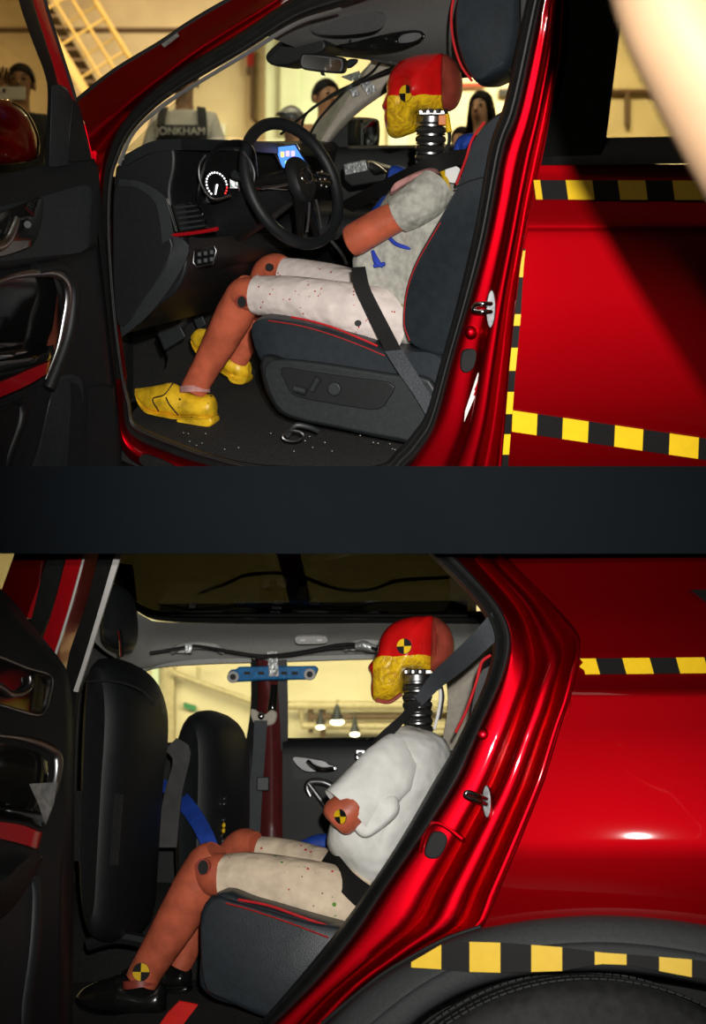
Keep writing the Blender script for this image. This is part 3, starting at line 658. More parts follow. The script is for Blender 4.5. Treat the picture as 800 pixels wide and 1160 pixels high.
put('far_roof_rail', G().tube([u(424, 68, 1.42), u(470, 82, 1.4), u(530, 78, 1.4), u(620, 74, 1.4)], .03, 8, 12), 'linerdark', car)
# driver seat
cush = [(279, 374), (281, 363), (290, 358), (304, 357), (340, 362), (372, 371), (407, 383), (440, 396), (500, 398), (520, 440), (480, 468), (420, 456), (340, 436), (300, 418), (286, 400)]
seat = put('driver_seat', G().pillow(uc(cush, .17), .50, LU, 60, .022, 3.2, 13, near=True), 'leather', car, label='dark blue grey leather driver seat')
put('seat_base', G().prism(uc([(296, 402), (330, 412), (400, 428), (500, 442), (520, 470), (500, 508), (477, 506), (430, 497), (389, 488), (324, 473), (306, 455), (296, 430)], .14), LU*.45, 40), 'leather2', seat, bevel=.012)
put('side_trim', G().prism(uc([(299, 414), (330, 408), (440, 424), (490, 434), (492, 500), (440, 496), (389, 486), (326, 471), (307, 450)], .125), LU*.03, 44), 'plastic2', seat, bevel=.008)
put('control_recess', G().prism(uc([(318, 417), (350, 421), (400, 428), (445, 435), (440, 452), (428, 464), (390, 460), (335, 449), (325, 436)], .117), LU*.01, 36), 'plastic', seat, bevel=.003)
put('seat_switch', G().tube([u(334, 440, .10), u(347, 444, .10)], [.011, .011], 10), 'plastic2', seat)
put('seat_switch', G().tube([u(353, 442, .10), u(361, 428, .10)], [.010, .011], 10), 'plastic2', seat)
put('round_knob', G().disc(u(380, 440, .11), (-.3, -1, 0), .019, .014, 20), 'plastic2', seat, bevel=.003)
back = [(590, 110), (572, 120), (552, 134), (536, 156), (528, 178), (517, 208), (496, 246), (468, 294), (455, 330), (452, 365), (458, 390), (480, 402), (510, 406), (545, 380), (580, 280), (605, 180), (606, 120)]
sbk = put('seat_back', G().pillow(uc(back, .15), .50, LU, 64, .020, 3, 13, near=True), 'leather', seat)
def lip(o, off=-.002): return uc(o, off)
put('red_piping', G().tube(uc([(549, 138), (535, 158), (528, 180), (517, 209)], .152), .0035, 8, 24), 'piping', seat)
put('red_piping', G().tube(uc([(576, 128), (560, 141), (548, 156)], .17), .004, 8, 16), 'piping', seat)
put('stitching', G().tube(uc([(499, 252), (473, 297), (461, 331), (458, 366), (464, 386)], .148), .0018, 6, 40), 'stitch', seat)
put('stitching', G().tube(uc([(304, 363), (340, 369), (372, 378), (405, 390), (436, 403)], .168), .0018, 6, 40), 'stitch', seat)
put('red_piping', G().tube(uc([(330, 359), (350, 363), (378, 371), (405, 382), (428, 392)], .185), .003, 6, 30), 'piping', seat)
put('backrest_seam', G().tube(uc([(516, 212), (535, 204), (560, 198), (575, 196)], .15), .0025, 6, 20), 'black', seat)
hr = [(522, -28), (512, 0), (510, 25), (513, 50), (521, 75), (533, 93), (541, 97), (556, 91), (577, 79), (587, 56), (592, 20), (592, -15), (575, -40), (545, -45)]
hd = put('headrest', G().pillow(uc(hr, .255), .25, LU, 52, .026, 2.6, 13, near=True), 'leather', seat)
put('red_piping', G().tube(uc([(518, -16), (512.5, 6), (511.5, 28), (515, 52), (523, 75), (535, 92)], .285), .0035, 8, 30), 'piping', seat)
put('headrest_post', G().tube([u(578, 72, .36), u(582, 90, .37), u(578, 130, .38)], .007, 10), 'chrome', seat)
put('seat_rail', G().tube([u(325, 494, .14), u(335, 482, .14), u(350, 484, .16), u(360, 488, .18)], .008, 8, 12), 'plastic2', seat)
g = G().tube([u(332+12*math.cos(a), 494+6*math.sin(a), .13) for a in [2*PI*k/14 for k in range(14)]], .004, 6, closed=True); put('release_ring', g, 'satin', seat)
# belts
put('shoulder_belt', G().sheet([uc([(590, 120, .1), (574, 148, .16), (540, 166, .24), (505, 172, .30), (470, 186, .33), (430, 206, .5), (380, 232, .75)]), uc([(592, 142, .1), (570, 163, .16), (540, 180, .24), (505, 192, .30), (470, 206, .33), (442, 218, .5), (400, 240, .75)])], 30, .004), 'webbing', car)
put('lap_belt', G().sheet([uc([(398, 303, .22), (401, 325, .2), (412, 350, .18), (425, 376, .15), (438, 400, .11)]), uc([(414, 302, .26), (419, 325, .22), (430, 348, .18), (443, 373, .15), (456, 398, .11)])], 24, .004), 'webbing', car)
put('belt_tail', G().sheet([uc([(436, 398, .11), (450, 420, .09), (468, 446, .08), (486, 476, .07)]), uc([(456, 396, .11), (468, 416, .09), (482, 438, .08), (497, 462, .07)])], 16, .004), 'webgrey', car, label='lower end of the seat belt in a grey sheen tone')  # greyer webbing colour paints the sheen on the lower belt
# ---- open front door of the upper car
def DD(px): return 3.56+(px-118)*.0030
def f(px, py, off=0): return U.P(px, py, DD(px)+off)
def fc(pts, off=0): return [U.P(p[0], p[1], DD(p[0])+off+(p[2] if len(p) > 2 else 0)) for p in pts]
fdoor = put('front_door', G().sheet([fc([(-60, 202), (0, 199), (60, 184), (102, 180)]), fc([(-60, 235), (0, 228), (60, 216), (108, 206)], -.03), fc([(-60, 300), (0, 300), (60, 290), (106, 272)], -.03), fc([(-60, 320), (0, 316), (60, 306), (110, 296)], .01), fc([(-60, 440), (0, 440), (70, 436), (124, 420)], .01), fc([(-60, 560), (0, 560), (70, 560), (136, 560)], .0)], 24, .06, smooth_across=36), 'plastic', car, label='open front door with black inner trim')
put('door_edge', G().sheet([fc([(102, 188), (107, 230), (114, 290), (124, 380), (134, 470), (136, 560)], .01), fc([(108, 186), (113, 230), (119, 290), (129, 380), (139, 470), (141, 560)], .06)], 24, .03), 'rubber', fdoor)
put('upper_trim', G().sheet([fc([(-60, 242), (0, 234), (50, 222), (100, 210), (104, 232)], -.035), fc([(-60, 300), (0, 296), (50, 290), (96, 284), (102, 260)], -.035)], 24, .02), 'plastic2', fdoor)
put('frame_seal', G().sheet([fc([(14, -40), (21, 0), (36, 45), (50, 82), (54, 110), (50, 190)], -.01), fc([(30, -40), (36, 0), (50, 45), (62, 85), (64, 110), (58, 190)], -.01)], 30, .04), 'rubber', fdoor)
put('window_frame', G().sheet([fc([(28, -40), (34, 0), (48, 45), (62, 86), (72, 108)], .0), fc([(40, -40), (48, 0), (62, 45), (78, 95), (86, 122)], .0)], 24, .05), 'redtrim', fdoor)
put('frame_edge', G().tube(fc([(42, -40), (50, 0), (64, 45), (80, 95), (88, 124)], .01), .006, 8, 20), 'rubber', fdoor)
put('corner_trim', G().prism(fc([(58, 96), (66, 95), (74, 100), (80, 112), (77, 150), (76, 188), (55, 190), (57, 140)], -.03), (0, .03, 0)), 'plastic2', fdoor, bevel=.004)
put('mirror_triangle', G().prism(fc([(82, 112), (88, 120), (98, 160), (102, 182), (76, 184), (78, 150)], -.02), (0, .03, 0)), 'plastic', fdoor, bevel=.004)
put('window_glass', G().sheet([fc([(-60, -40), (24, -40)], .02), fc([(-60, 100), (54, 100)], .02), fc([(-60, 198), (52, 194)], .02)], 6, .004), 'dglass', fdoor)
em = put('door_mirror', G().pillow(fc([(-50, 120), (0, 112), (20, 118), (34, 134), (42, 155), (43, 172), (36, 182), (0, 187), (-50, 190)], .22), .22, (0, 1, 0), 44, .08), 'redtrim', car, label='dark red exterior mirror behind the door glass')
put('chrome_line', G().tube(fc([(14, 116), (26, 124), (36, 138), (43, 158), (42, 176)], .13), .003, 6, 16), 'chrome', em)
# inner handle
hd = put('door_handle', G().prism(fc([(-50, 245), (0, 240), (40, 224), (47, 226), (46, 250), (38, 276), (26, 284), (0, 292), (-50, 300)], -.045), (0, .02, 0), 40), 'gloss', fdoor, bevel=.005)
put('handle_lever', G().tube(fc([(-40, 280), (-5, 280), (8, 272), (16, 256), (19, 246)], -.055), [.014, .014, .013, .011, .008], 10, 20), 'satin', car, label='satin inner door handle')
put('lock_knob', G().disc(f(31, 254, -.045), (.3, -1, 0), .009, .012, 16), 'plastic2', car)
# armrest
put('armrest_pocket', G().prism(fc([(-50, 325), (14, 315), (55, 312), (68, 320), (70, 345), (62, 395), (54, 410), (-50, 420)], .0), (0, .01, 0), 40), 'gloss', fdoor)
put('armrest_loop', G().tube(fc([(-10, 322), (15, 313), (40, 309), (62, 309), (74, 320), (77, 338), (73, 365), (66, 395), (52, 430)], -.05), [.004, .008, .012, .015, .017, .016, .014, .010, .004], 12, 48, flat=.7), 'satin', car, label='satin metal loop around the armrest')
put('armrest_outer', G().tube(fc([(40, 306), (68, 303), (80, 318), (83, 338), (79, 372), (70, 402), (55, 440)], -.04), .018, 10, 40), 'plastic', fdoor)
put('armrest', G().sheet([fc([(-50, 410), (0, 402), (30, 398), (56, 394)], -.07), fc([(-50, 425), (0, 412), (30, 407), (56, 400)], -.12), fc([(-50, 448), (0, 436), (30, 424), (54, 412)], -.11)], 16, .05, smooth_across=8), 'gloss', fdoor)
put('armrest_band', G().sheet([fc([(-50, 450), (0, 433), (30, 420), (55, 410)], -.12), fc([(-50, 472), (0, 450), (30, 437), (52, 424)], -.11)], 16, .03), 'redtrim', fdoor)
put('window_switch', G().prism(fc([(-10, 403), (12, 402), (16, 404), (0, 408), (-10, 408)], -.13), (0, .02, 0)), 'chrome', fdoor, bevel=.002)
put('window_switch', G().prism(fc([(16, 400), (28, 398), (30, 400), (18, 403)], -.12), (0, .02, 0)), 'chrome', fdoor, bevel=.002)
put('map_pocket', G().pillow(fc([(30, 560), (45, 500), (60, 440), (70, 424), (88, 424), (97, 436), (97, 480), (90, 520), (84, 560)], .02), .06, (0, 1, 0), 44, .02), 'plastic2', fdoor)
put('pocket_panel', G().pillow(fc([(-50, 470), (0, 462), (30, 450), (32, 470), (18, 510), (0, 560), (-50, 560)], .0), .05, (0, 1, 0), 36, .02), 'plastic', fdoor)
put('lower_edge', G().sheet([fc([(100, 440), (112, 436), (128, 440)], -.01), fc([(98, 500), (116, 500), (134, 490)], -.01), fc([(98, 560), (118, 560), (138, 560)], -.01)], 10, .03), 'plastic', fdoor)

# ---------------------------------------------------------------- crash dummies
def dummy(rig, root, fn, headpts, cappts, hoff, hw, Lv, tgt, neck, faceoff):
    """head with cap and marker, and the neck column"""
    hd = put('head', G().pillow([fn(x, y, hoff) for x, y in headpts], hw, Lv, 84, .07, 2.05, 21, blend=1), 'head', root, label='glossy red head with yellow painted lower face')
    put('skull_cap', G().pillow([fn(x, y, hoff) for x, y in cappts], hw*.97, Lv, 48, .065, 2.05, 19, blend=.8), 'vinyl2', root, label='dull terracotta back of the head')
    hp_, hn_ = surf(hd, fn(tgt[0], tgt[1], hoff)-Vector(Lv).normalized()*.4, Lv)
    target(rig, hp_+hn_*.003, .022, hd, tuple((hn_-Vector(Lv).normalized()).normalized()))
    (x0, y0), (x1, y1), r, n = neck
    nk = put('neck', G().tube([fn(x0, y0, hoff), fn(x1, y1, hoff)], r*.78, 20), 'black', root)
    for k in range(n):
        a, b = fn(x0, y0, hoff), fn(x1, y1, hoff); t = (k+.2)/n
        if k == 0:
            put('neck_plate', G().tube([a.lerp(b, .02), a.lerp(b, .16)], r*1.02, 24), 'steel', nk, bevel=.003); continue
        c0, c1, c2 = a.lerp(b, t+.02), a.lerp(b, t+.09), a.lerp(b, t+.155)
        put('rubber_disc', G().tube([c0, c0.lerp(c1, .4), c1, c1.lerp(c2, .6), c2], [r*.85, r*.99, r*1.04, r*.99, r*.85], 24), 'neckrub', nk)
        put('neck_plate', G().tube([a.lerp(b, t-.02), a.lerp(b, t+.015)], r*.97, 24), 'steel', nk)
    put('skull_plate', G().box(fn(x0+1, y0-1.5, hoff), (.078, .06, .012)), 'steel', nk, bevel=.002)
    for k in range(3): put('screw', G().tube([fn(x0-8+k*8, y0-1, hoff-.04), fn(x0-8+k*8, y0-6, hoff-.04)], .007, 8), 'steel', nk)
    return hd
dm = thing('crash_test_dummy', U, u(440, 400, .4), 'crash test dummy in grey shirt behind the steering wheel', 'dummy')
hp = [(441, 93), (445, 80), (456, 68), (473, 62), (490, 60.5), (504, 63), (507, 90), (505, 124), (490, 126), (473, 128), (473, 147), (463, 153), (449, 157), (441, 153), (438, 141), (437, 133), (438, 127), (434, 121), (438, 113), (441, 106), (440, 99)]
cp = [(503, 63), (513, 68), (519, 78), (522.5, 91), (522, 106), (518, 118), (512, 125), (504, 124), (502, 95)]
dummy(U, dm, u, hp, cp, .40, .165, LU, (473, 107), ((489, 129), (487, 192), .042, 6), 0)
put('instrument_block', G().box(u(501, 136, .34), (.02, .02, .026)), 'orange', dm, bevel=.002)
put('nape_cable', G().tube([u(505, 124, .36), u(508, 140, .35), u(509, 160, .35), u(504, 180, .35), u(500, 192, .34)], .005, 8, 24), 'rubber', dm)
put('yellow_sleeve', G().tube([u(506, 130, .355), u(509, 150, .345)], .008, 10), 'yellow', dm, label='yellow cable sleeve')
put('yellow_sleeve', G().tube([u(500, 190, .335), u(505, 204, .30), u(508, 216, .27)], .008, 10, 8), 'yellow', dm, label='yellow cable sleeve')
put('cable_tag', G().prism(uc([(506, 188), (520, 190), (522, 200), (517, 207), (506, 204)], .30), (0, .01, 0), 24), 'white', dm, label='white tag behind the neck')
tor = [(506, 200), (494, 191), (476, 194), (458, 205), (446, 220), (432, 245), (416, 272), (408, 290), (410, 310), (417, 330), (430, 356), (452, 385), (490, 390), (525, 310), (540, 240), (526, 205)]
put('shirt', G().pillow(uc(tor, .44), .34, LU, 64, .10, 2.3, 19), 'tshirt', dm, label='grey t-shirt with blue paint marks')
put('shirt_sleeve', G().tube([u(494, 212, .27), u(482, 224, .24), u(466, 235, .23), u(452, 243, .23)], [.056, .060, .058, .052], 20, 16), 'tshirt', dm)
put('collar_cloth', G().pillow(uc([(446, 222), (452, 208), (468, 198), (488, 190), (497, 196), (480, 202), (462, 212)], .30), .12, LU, 32, .02), 'pinkcloth', dm, label='pinkish stained cloth over the shoulder')
put('upper_arm', G().tube([u(460, 240, .23), u(430, 255, .225), u(404, 270, .22), (u(398, 273, .22)), u(396, 274, .22)], [.041, .044, .045, .042, .036], 24, 24), 'vinyl', dm, label='cut off terracotta upper arm')
put('far_arm', G().tube([u(470, 215, .58), u(445, 235, .6), u(430, 250, .6)], [.05, .046, .04], 16, 12), 'blue', dm)
put('paint_mark', G().tube([u(441, 269, .265), u(450, 277, .258), u(470, 283, .255)], .0055, 8, 12), 'blueink', dm)
put('paint_mark', G().tube([u(422, 284, .28), u(427, 296, .27), u(434, 302, .268)], [.005, .009, .004], 8, 12), 'blueink', dm)
put('paint_mark', G().tube([u(424, 301, .27), u(436, 299, .268)], .006, 8, 4), 'blueink', dm)
# legs
sh = G().tube([u(290, 334, .29), u(330, 338, .28), u(370, 345, .27), (u(415, 355, .29)), u(450, 362, .34)], [.056, .064, .070, .082, .10], 22, 24)
put('shorts', sh.ell(u(445, 360, .40), (LU*.17, Vector((.10, -.03, 0)), Vector((0, 0, .085))), 20, 12), 'shorts1', dm, label='pale shorts leg on the near thigh')
put('shorts_leg', G().tube([u(321, 310, .56), u(350, 316, .55), u(385, 326, .53), u(430, 345, .48)], [.050, .058, .066, .08], 22, 20), 'shorts1', dm)
put('hem', G().tube([u(291, 334, .29)+Vector((.003, math.cos(a)*.056, math.sin(a)*.056)) for a in [2*PI*k/24 for k in range(24)]], .0035, 6, closed=True), 'shorts1', dm)
put('thigh', G().tube([u(272, 333, .30), u(282, 333, .29), u(300, 335, .29)], [.045, .05, .05], 18, 10), 'vinyl', dm)
lg = put('lower_leg', G().tube([u(284, 322, .30), u(277, 334, .31), u(266, 356, .32), u(250, 386, .33), u(234, 415, .34), u(224, 433, .345), u(220, 441, .345)], [.038, .054, .058, .052, .044, .042, .042], 22, 34), 'vinyl', dm)
put('knee_socket', G().disc(u(275, 341, .245), (-.35, -1, 0), .019, .012, 20), 'vinyl2', lg)
put('socket_hole', G().disc(u(275.5, 341.5, .24), (-.35, -1, 0), .013, .012, 20, r2=.016), 'black', lg)
fl = put('lower_leg', G().tube([u(322, 304, .58), u(313, 304, .60), u(302, 312, .62), u(292, 350, .64), u(280, 385, .66), u(270, 408, .67)], [.036, .048, .05, .044, .036, .034], 20, 24), 'vinyl', dm)
put('knee_socket', G().disc(u(306, 303, .545), (-.3, -1, .2), .012, .01, 16), 'black', fl)
put('thigh_marker', G().disc(u(406, 366, .185), (-.3, -1, .3), .0095, .004, 16, r2=.008), 'dot', dm)
def shoe(fn, st, off, Lv, m, parent, heel):
    """shoe lofted along the foot; st = (pixel x, top, bottom, half width)"""
    def ring(x, t, b_, hw, e=2.6):
        T, B_ = fn(x, t, off), fn(x, b_, off); c = (T+B_)/2; hz = abs(T.z-B_.z)/2; L_ = Vector(Lv).normalized(); r = []
        for k in range(24):
            ca, sa = math.cos(2*PI*k/24), math.sin(2*PI*k/24)
            zz = math.copysign(abs(sa)**(2/e), sa); xx = math.copysign(abs(ca)**(2/e), ca)
            nar = 1-.45*max(0, zz)                         # narrower over the instep than at the welt
            r.append(c+L_*xx*hw*nar+Vector((0, 0, zz*hz)))
        return r
    cs = [cr([Vector((a[i], 0, 0)) for a in st], 26, arc=False) for i in range(4)]
    S = [tuple(cs[i][j].x for i in range(4)) for j in range(26)]
    s = put('shoe', G().grid([ring(*q) for q in S], cu=True, cap=True), m, parent)
    put('sole', G().grid([ring(x, b_-1.0, b_+2.2, hw*1.04, 5) for x, t, b_, hw in S], cu=True, cap=True), m, s)
    put('heel', G().pillow([fn(x, y, off) for x, y in heel], .058, Lv, 28, .006, 4, 9), m, s)
    return s
sh1 = shoe(u, [(154, 440, 444, .008), (160, 439.5, 454, .022), (170, 438, 463, .034), (182, 436, 466, .042), (194, 433.5, 468, .045), (204, 438, 470, .044), (214, 445, 470.5, .041), (226, 447, 471, .038), (236, 446.5, 471.5, .035), (242, 449, 471, .028), (244, 456, 467, .012)], .35, LU, 'ashoe', dm, [(208, 470), (242, 471), (240, 483), (209, 481)])
put('seam', G().tube([u(180, 466, .285), u(173, 452, .29), u(186, 447, .285), u(196, 434, .29)], .002, 6, 20), 'black', sh1)
put('seam', G().tube([u(202, 470, .285), u(192, 458, .28), u(188, 450, .285)], .002, 6, 14), 'black', sh1)
put('ankle_cloth', G().tube([u(221, 445, .34), u(221, 438, .345)], .047, 18), 'pinkcloth', dm)
sh2 = shoe(u, [(218, 379, 386, .012), (224, 373, 393, .030), (234, 373, 402, .040), (246, 380, 411, .044), (258, 392, 419, .042), (268, 399, 425, .040), (276, 403, 428, .036), (283, 410, 424, .014)], .68, LU, 'ashoe', dm, [(262, 422), (282, 425), (280, 434), (266, 432)])
# ---- loose things in the upper car
cg = thing('dash_camera', U, u(350, 168, 1.2), 'small camera clipped on the dashboard right of the steering wheel', 'camera')
put('housing', G().box(u(351, 160, 1.18), (.045, .03, .05)), 'plastic', cg, bevel=.006)
put('lens', G().disc(u(350, 159, 1.165), (0, -1, 0), .015, .012, 18), 'gloss', cg, label='round glass lens')
put('lens_ring', G().tube([u(350, 159, 1.155)+Vector((math.cos(a)*.015, 0, math.sin(a)*.015)) for a in [2*PI*k/18 for k in range(18)]], .003, 6, closed=True), 'chrome', cg)
put('mount', G().tube([u(343, 158, 1.2), u(342, 172, 1.2)], .012, 8), 'brown', cg)
for k, pts in enumerate(([(342, 158, 1.2), (343, 138, 1.22), (352, 124, 1.24), (375, 110, 1.26), (400, 98, 1.28), (432, 82, 1.26), (450, 76, 1.2), (480, 74, 1.15)], [(351, 152, 1.18), (362, 134, 1.22), (390, 104, 1.27), (402, 96, 1.27), (425, 88, 1.26), (455, 78, 1.18), (485, 78, 1.1)], [(318, 152, 1.1), (345, 130, 1.2), (378, 106, 1.26), (398, 96, 1.27), (420, 83, 1.26), (434, 66, 1.2)])):
    c = put('camera_cable', G().tube(uc(pts), .0045, 8, 40), 'rubber', None, U)
    setp(c, ('black cable arching from the camera mount up the far pillar', 'black cable running straight from the camera up the far pillar', 'black cable crossing the windscreen to the far pillar tape')[k], 'cable', 'cables taped to the far pillar')
for k, (pts, lb) in enumerate((([(386, 87), (407, 80), (410, 87), (398, 92)], 'grey tape flap on the far pillar top'), ([(394, 97), (403, 96), (408, 107), (400, 110)], 'short grey tape strip low on the far pillar'), ([(406, 92), (416, 87), (427, 102), (417, 108)], 'broad grey tape band across the far pillar'))):
    setp(put('silver_tape', G().prism(uc(pts, 1.29), (0, .005, 0)), 'silvertape', None, U, smooth=False), lb, 'tape', 'grey tape on the far pillar')
setp(put('phone_holder', G().pillow(uc([(390, 72), (396, 67), (405, 67), (405, 71), (398, 77), (391, 77)], .9), .03, (0, 1, 0), 24, .01), 'plastic2', None, U), 'oval grey pad on the windscreen right of the mirror', 'pad')
bx = thing('taped_box', U, u(412, 205, 1.0), 'black box wrapped in silver tape beyond the steering wheel', 'box')
put('body', G().prism(uc([(388, 186), (412, 182), (438, 190), (438, 205), (398, 212), (389, 204)], .95), (.03, .12, 0)), 'plastic', bx, bevel=.006)
put('tape_wrap', G().prism(uc([(389, 186), (414, 181), (417, 193), (391, 199)], .94), (.0, .015, 0)), 'silvertape', bx, bevel=.003)
put('lamp_cover', G().pillow(uc([(416, 183), (426, 185), (439, 195), (432, 198), (422, 198)], .95), .06, (0, 1, 0), 24, .02), 'satin', bx)
setp(put('blue_vest', G().pillow(uc([(514, 186), (515, 168), (522, 154), (537, 151), (541, 158), (535, 172), (530, 188)], .62), .08, LU, 32, .03), 'blue', None, U), 'blue padded cloth behind the neck of the driver dummy', 'cloth')
setp(put('blue_vest', G().pillow(uc([(440, 205), (444, 188), (458, 190), (464, 196), (458, 206), (446, 212)], .62), .06, LU, 28, .02), 'blue', None, U), 'blue cloth tucked in front of the grey shirted chest', 'cloth')

# ---- marking tape of the upper car
def tape(label, rows_fn, squares, n, skew=0, thick=.0025):
    t = thing('marking_tape', U, rows_fn(.5, .5, 0), label, 'tape', None)
    put('black_strip', G().sheet([[rows_fn(k/n, 0, 0) for k in range(n+1)], [rows_fn(k/n, .5, 0) for k in range(n+1)], [rows_fn(k/n, 1, 0) for k in range(n+1)]], n+1, thick, raw=True), 'tapeb', t)
    for (a, b) in squares:
        put('yellow_square', G().sheet([[rows_fn(a+(b-a)*k/4, v, -.0015) for k in range(5)] for v in (0, .5, 1)], 5, thick, raw=True), 'tapey', t)
    return t
def tp1(s_, v, o):
    x = 604+(840-604)*s_; y = 204+22*v+(x-604)*.003; x2 = x+v*3; return u(x2, y, prof(y)+bul(x2)-.004+o)
def sx(a): return (a-604)/(840-604)
tape('yellow and black striped tape along the rear door under its window', tp1, [(sx(604.5), sx(612)), (sx(641), sx(671)), (sx(700), sx(731)), (sx(762), sx(795)), (sx(826), sx(840))], 40)
def tp2(s_, v, o):
    x = 581+(840-581)*s_; y = 465+(x-581)*.146+24*v; return u(x-v*1.0, y, prof(y)+bul(x)-.004+o)
def sx2(a): return (a-581)/(840-581)
tape('yellow and black striped tape sloping across the lower rear door', tp2, [(sx2(581), sx2(609)), (sx2(638), sx2(667)), (sx2(697), sx2(729)), (sx2(759), sx2(792)), (sx2(823), sx2(840))], 40)
def tp3(s_, v, o):
    y = 282+(560-282)*s_; x0 = dl(y)-.5; wdt = 2+6*min(1, (y-270)/90); x = x0-wdt*.15+wdt*v*.9; return u(x, y, prof(y)+bul(x)-.007+o)
def sy(a): return (a-282)/(560-282)
tape('narrow yellow and black tape down the front edge of the rear door', tp3, [(sy(284), sy(314)), (sy(356), sy(369)), (sy(394), sy(420)), (sy(444), sy(469)), (sy(492), sy(515)), (sy(540), sy(558))], 40)
# ================================================================ LOWER CAR
def DLW(px, off=0): return 3.289/(1+.2*(px-400)/1440)+off
LL = Vector((.2, .98, 0))
def l(px, py, off=0): return Lr.P(px, py, DLW(px)+off)
def lc(pts, off=0): return [Lr.P(p[0], p[1], DLW(p[0])+off+(p[2] if len(p) > 2 else 0)) for p in pts]
car2 = thing('red_car', Lr, l(400, 1300, .8), 'red car on the lower level with its rear door open', 'car', None)
# seal round the rear opening
so = [(455, 560), (480, 590), (515, 629), (548, 664), (566, 686), (577, 708), (580, 728), (576, 752), (567, 778), (550, 816), (536, 848), (520, 885), (485, 940), (440, 1005), (404, 1060), (361, 1112), (312, 1160), (280, 1190)]
si = [(425, 560), (455, 592), (489, 629), (522, 662), (544, 688), (555, 708), (559, 726), (557, 748), (547, 780), (527, 822), (512, 852), (492, 885), (457, 946), (420, 1003), (386, 1050), (342, 1104), (293, 1160), (262, 1190)]
def mixp(a, b, t): return [(p[0]+(q[0]-p[0])*t, p[1]+(q[1]-p[1])*t) for p, q in zip(a, b)]
put('door_seal', G().sheet([lc(so, .06), lc(mixp(so, si, .15), .02), lc(mixp(so, si, .45), .025), lc(mixp(so, si, .55), .04), lc(mixp(so, si, .85), .02), lc(si, .07)], 90, .02, arc=False, smooth_across=16), 'rubber', car2)
# C pillar jamb
oo = [(500, 540, .33), (530, 575, .27), (576, 628, .17), (612, 662, .125), (642, 694, .075), (659, 714, .05), (662, 732, .03), (656, 756, .01), (648, 790), (637, 822), (628, 852), (618, 885), (592, 950), (566, 1012), (548, 1052), (500, 1076), (430, 1120), (370, 1190)]
cols = []
cA, cB = cr(lc(so), 70), cr(lc(oo), 70)
for fr, dz in ((0, .055), (.08, .042), (.34, .045), (.40, .075), (.46, .095), (.52, .075), (.58, .045), (.74, .05), (.82, .085), (.87, .07), (.91, .035), (.95, .03), (1, .035)):
    cols.append([a.lerp(b, fr)+Vector((0, dz, 0)) for a, b in zip(cA, cB)])
put('door_jamb', G().sheet(cols, 70, .04, raw=True, smooth_across=44), 'jamb', car2, label='stepped red door frame behind the rear seat')
# quarter panel
def prl(y):
    pts = [(560, .30), (628, .20), (700, .10), (745, .05), (765, .03), (783, .004), (788, -.002), (792, .0), (830, -.018), (900, -.036), (950, -.042), (963, -.041), (985, -.030), (1020, -.010), (1040, .004), (1100, .04)]
    for (a, va), (b, vb) in zip(pts, pts[1:]):
        if a <= y <= b: return va+(vb-va)*(y-a)/(b-a)
    return .04 if y > 1000 else .3
def qx(y):
    pts = [(560, 520), (628, 577), (694, 642), (716, 660), (732, 662.5), (756, 656), (790, 648), (822, 637), (852, 628), (885, 618), (950, 592), (1012, 566), (1052, 548), (1100, 530)]
    for (a, va), (b, vb) in zip(pts, pts[1:]):
        if a <= y <= b: return va+(vb-va)*(y-a)/(b-a)
    return 520
rows = []
for y in (560, 600, 628, 650, 675, 694, 708, 718, 732, 745, 756, 770, 780, 785, 790, 800, 822, 852, 885, 918, 950, 962, 975, 995, 1012, 1035, 1060):
    x0 = qx(y)-(5 if y < 740 else 1); rows.append([l(x0+(850-x0)*k/16, y, prl(y)) for k in range(17)])
qp = put('rear_quarter', G().sheet(rows, 17, .03, raw=True), 'paint', car2, label='red rear quarter panel over the wheel')
put('quarter_edge', G().tube([l(qx(y), y, prl(y)+.008) for y in (628, 660, 694, 716, 732, 756, 790, 822, 852, 885, 950, 1012, 1050)], .007, 8, 40), 'paint', car2)
put('quarter_window', G().prism(lc([(782, 668), (850, 668), (850, 690), (800, 682)], .09), (0, .02, 0)), 'gloss', car2, label='corner of the dark rear side window')
# wheel arch cladding
ct = [(330, 1200), (400, 1133), (432, 1108), (465, 1088), (505, 1066), (545, 1052), (585, 1044), (625, 1039), (680, 1036), (740, 1039), (800, 1047), (860, 1058)]
cb = [(380, 1230), (430, 1195), (455, 1172), (478, 1151), (512, 1130), (545, 1116), (585, 1106), (625, 1101), (680, 1099), (740, 1104), (800, 1115), (860, 1130)]
put('wheel_arch', G().sheet([lc(ct, .03), lc(mixp(ct, cb, .06), -.03), lc(mixp(ct, cb, .45), -.055), lc(mixp(ct, cb, .55), -.05), lc(mixp(ct, cb, .93), -.04), lc(cb, .0), lc(mixp(ct, cb, 1.03), .10)], 60, .03, arc=False, smooth_across=24), 'cladding', car2, label='black plastic wheel arch moulding')
put('arch_gap', G().tube(lc([(365, 1160), (400, 1130), (432, 1105), (465, 1085), (505, 1064), (545, 1050)], .015), .006, 8, 24), 'rubber', car2)
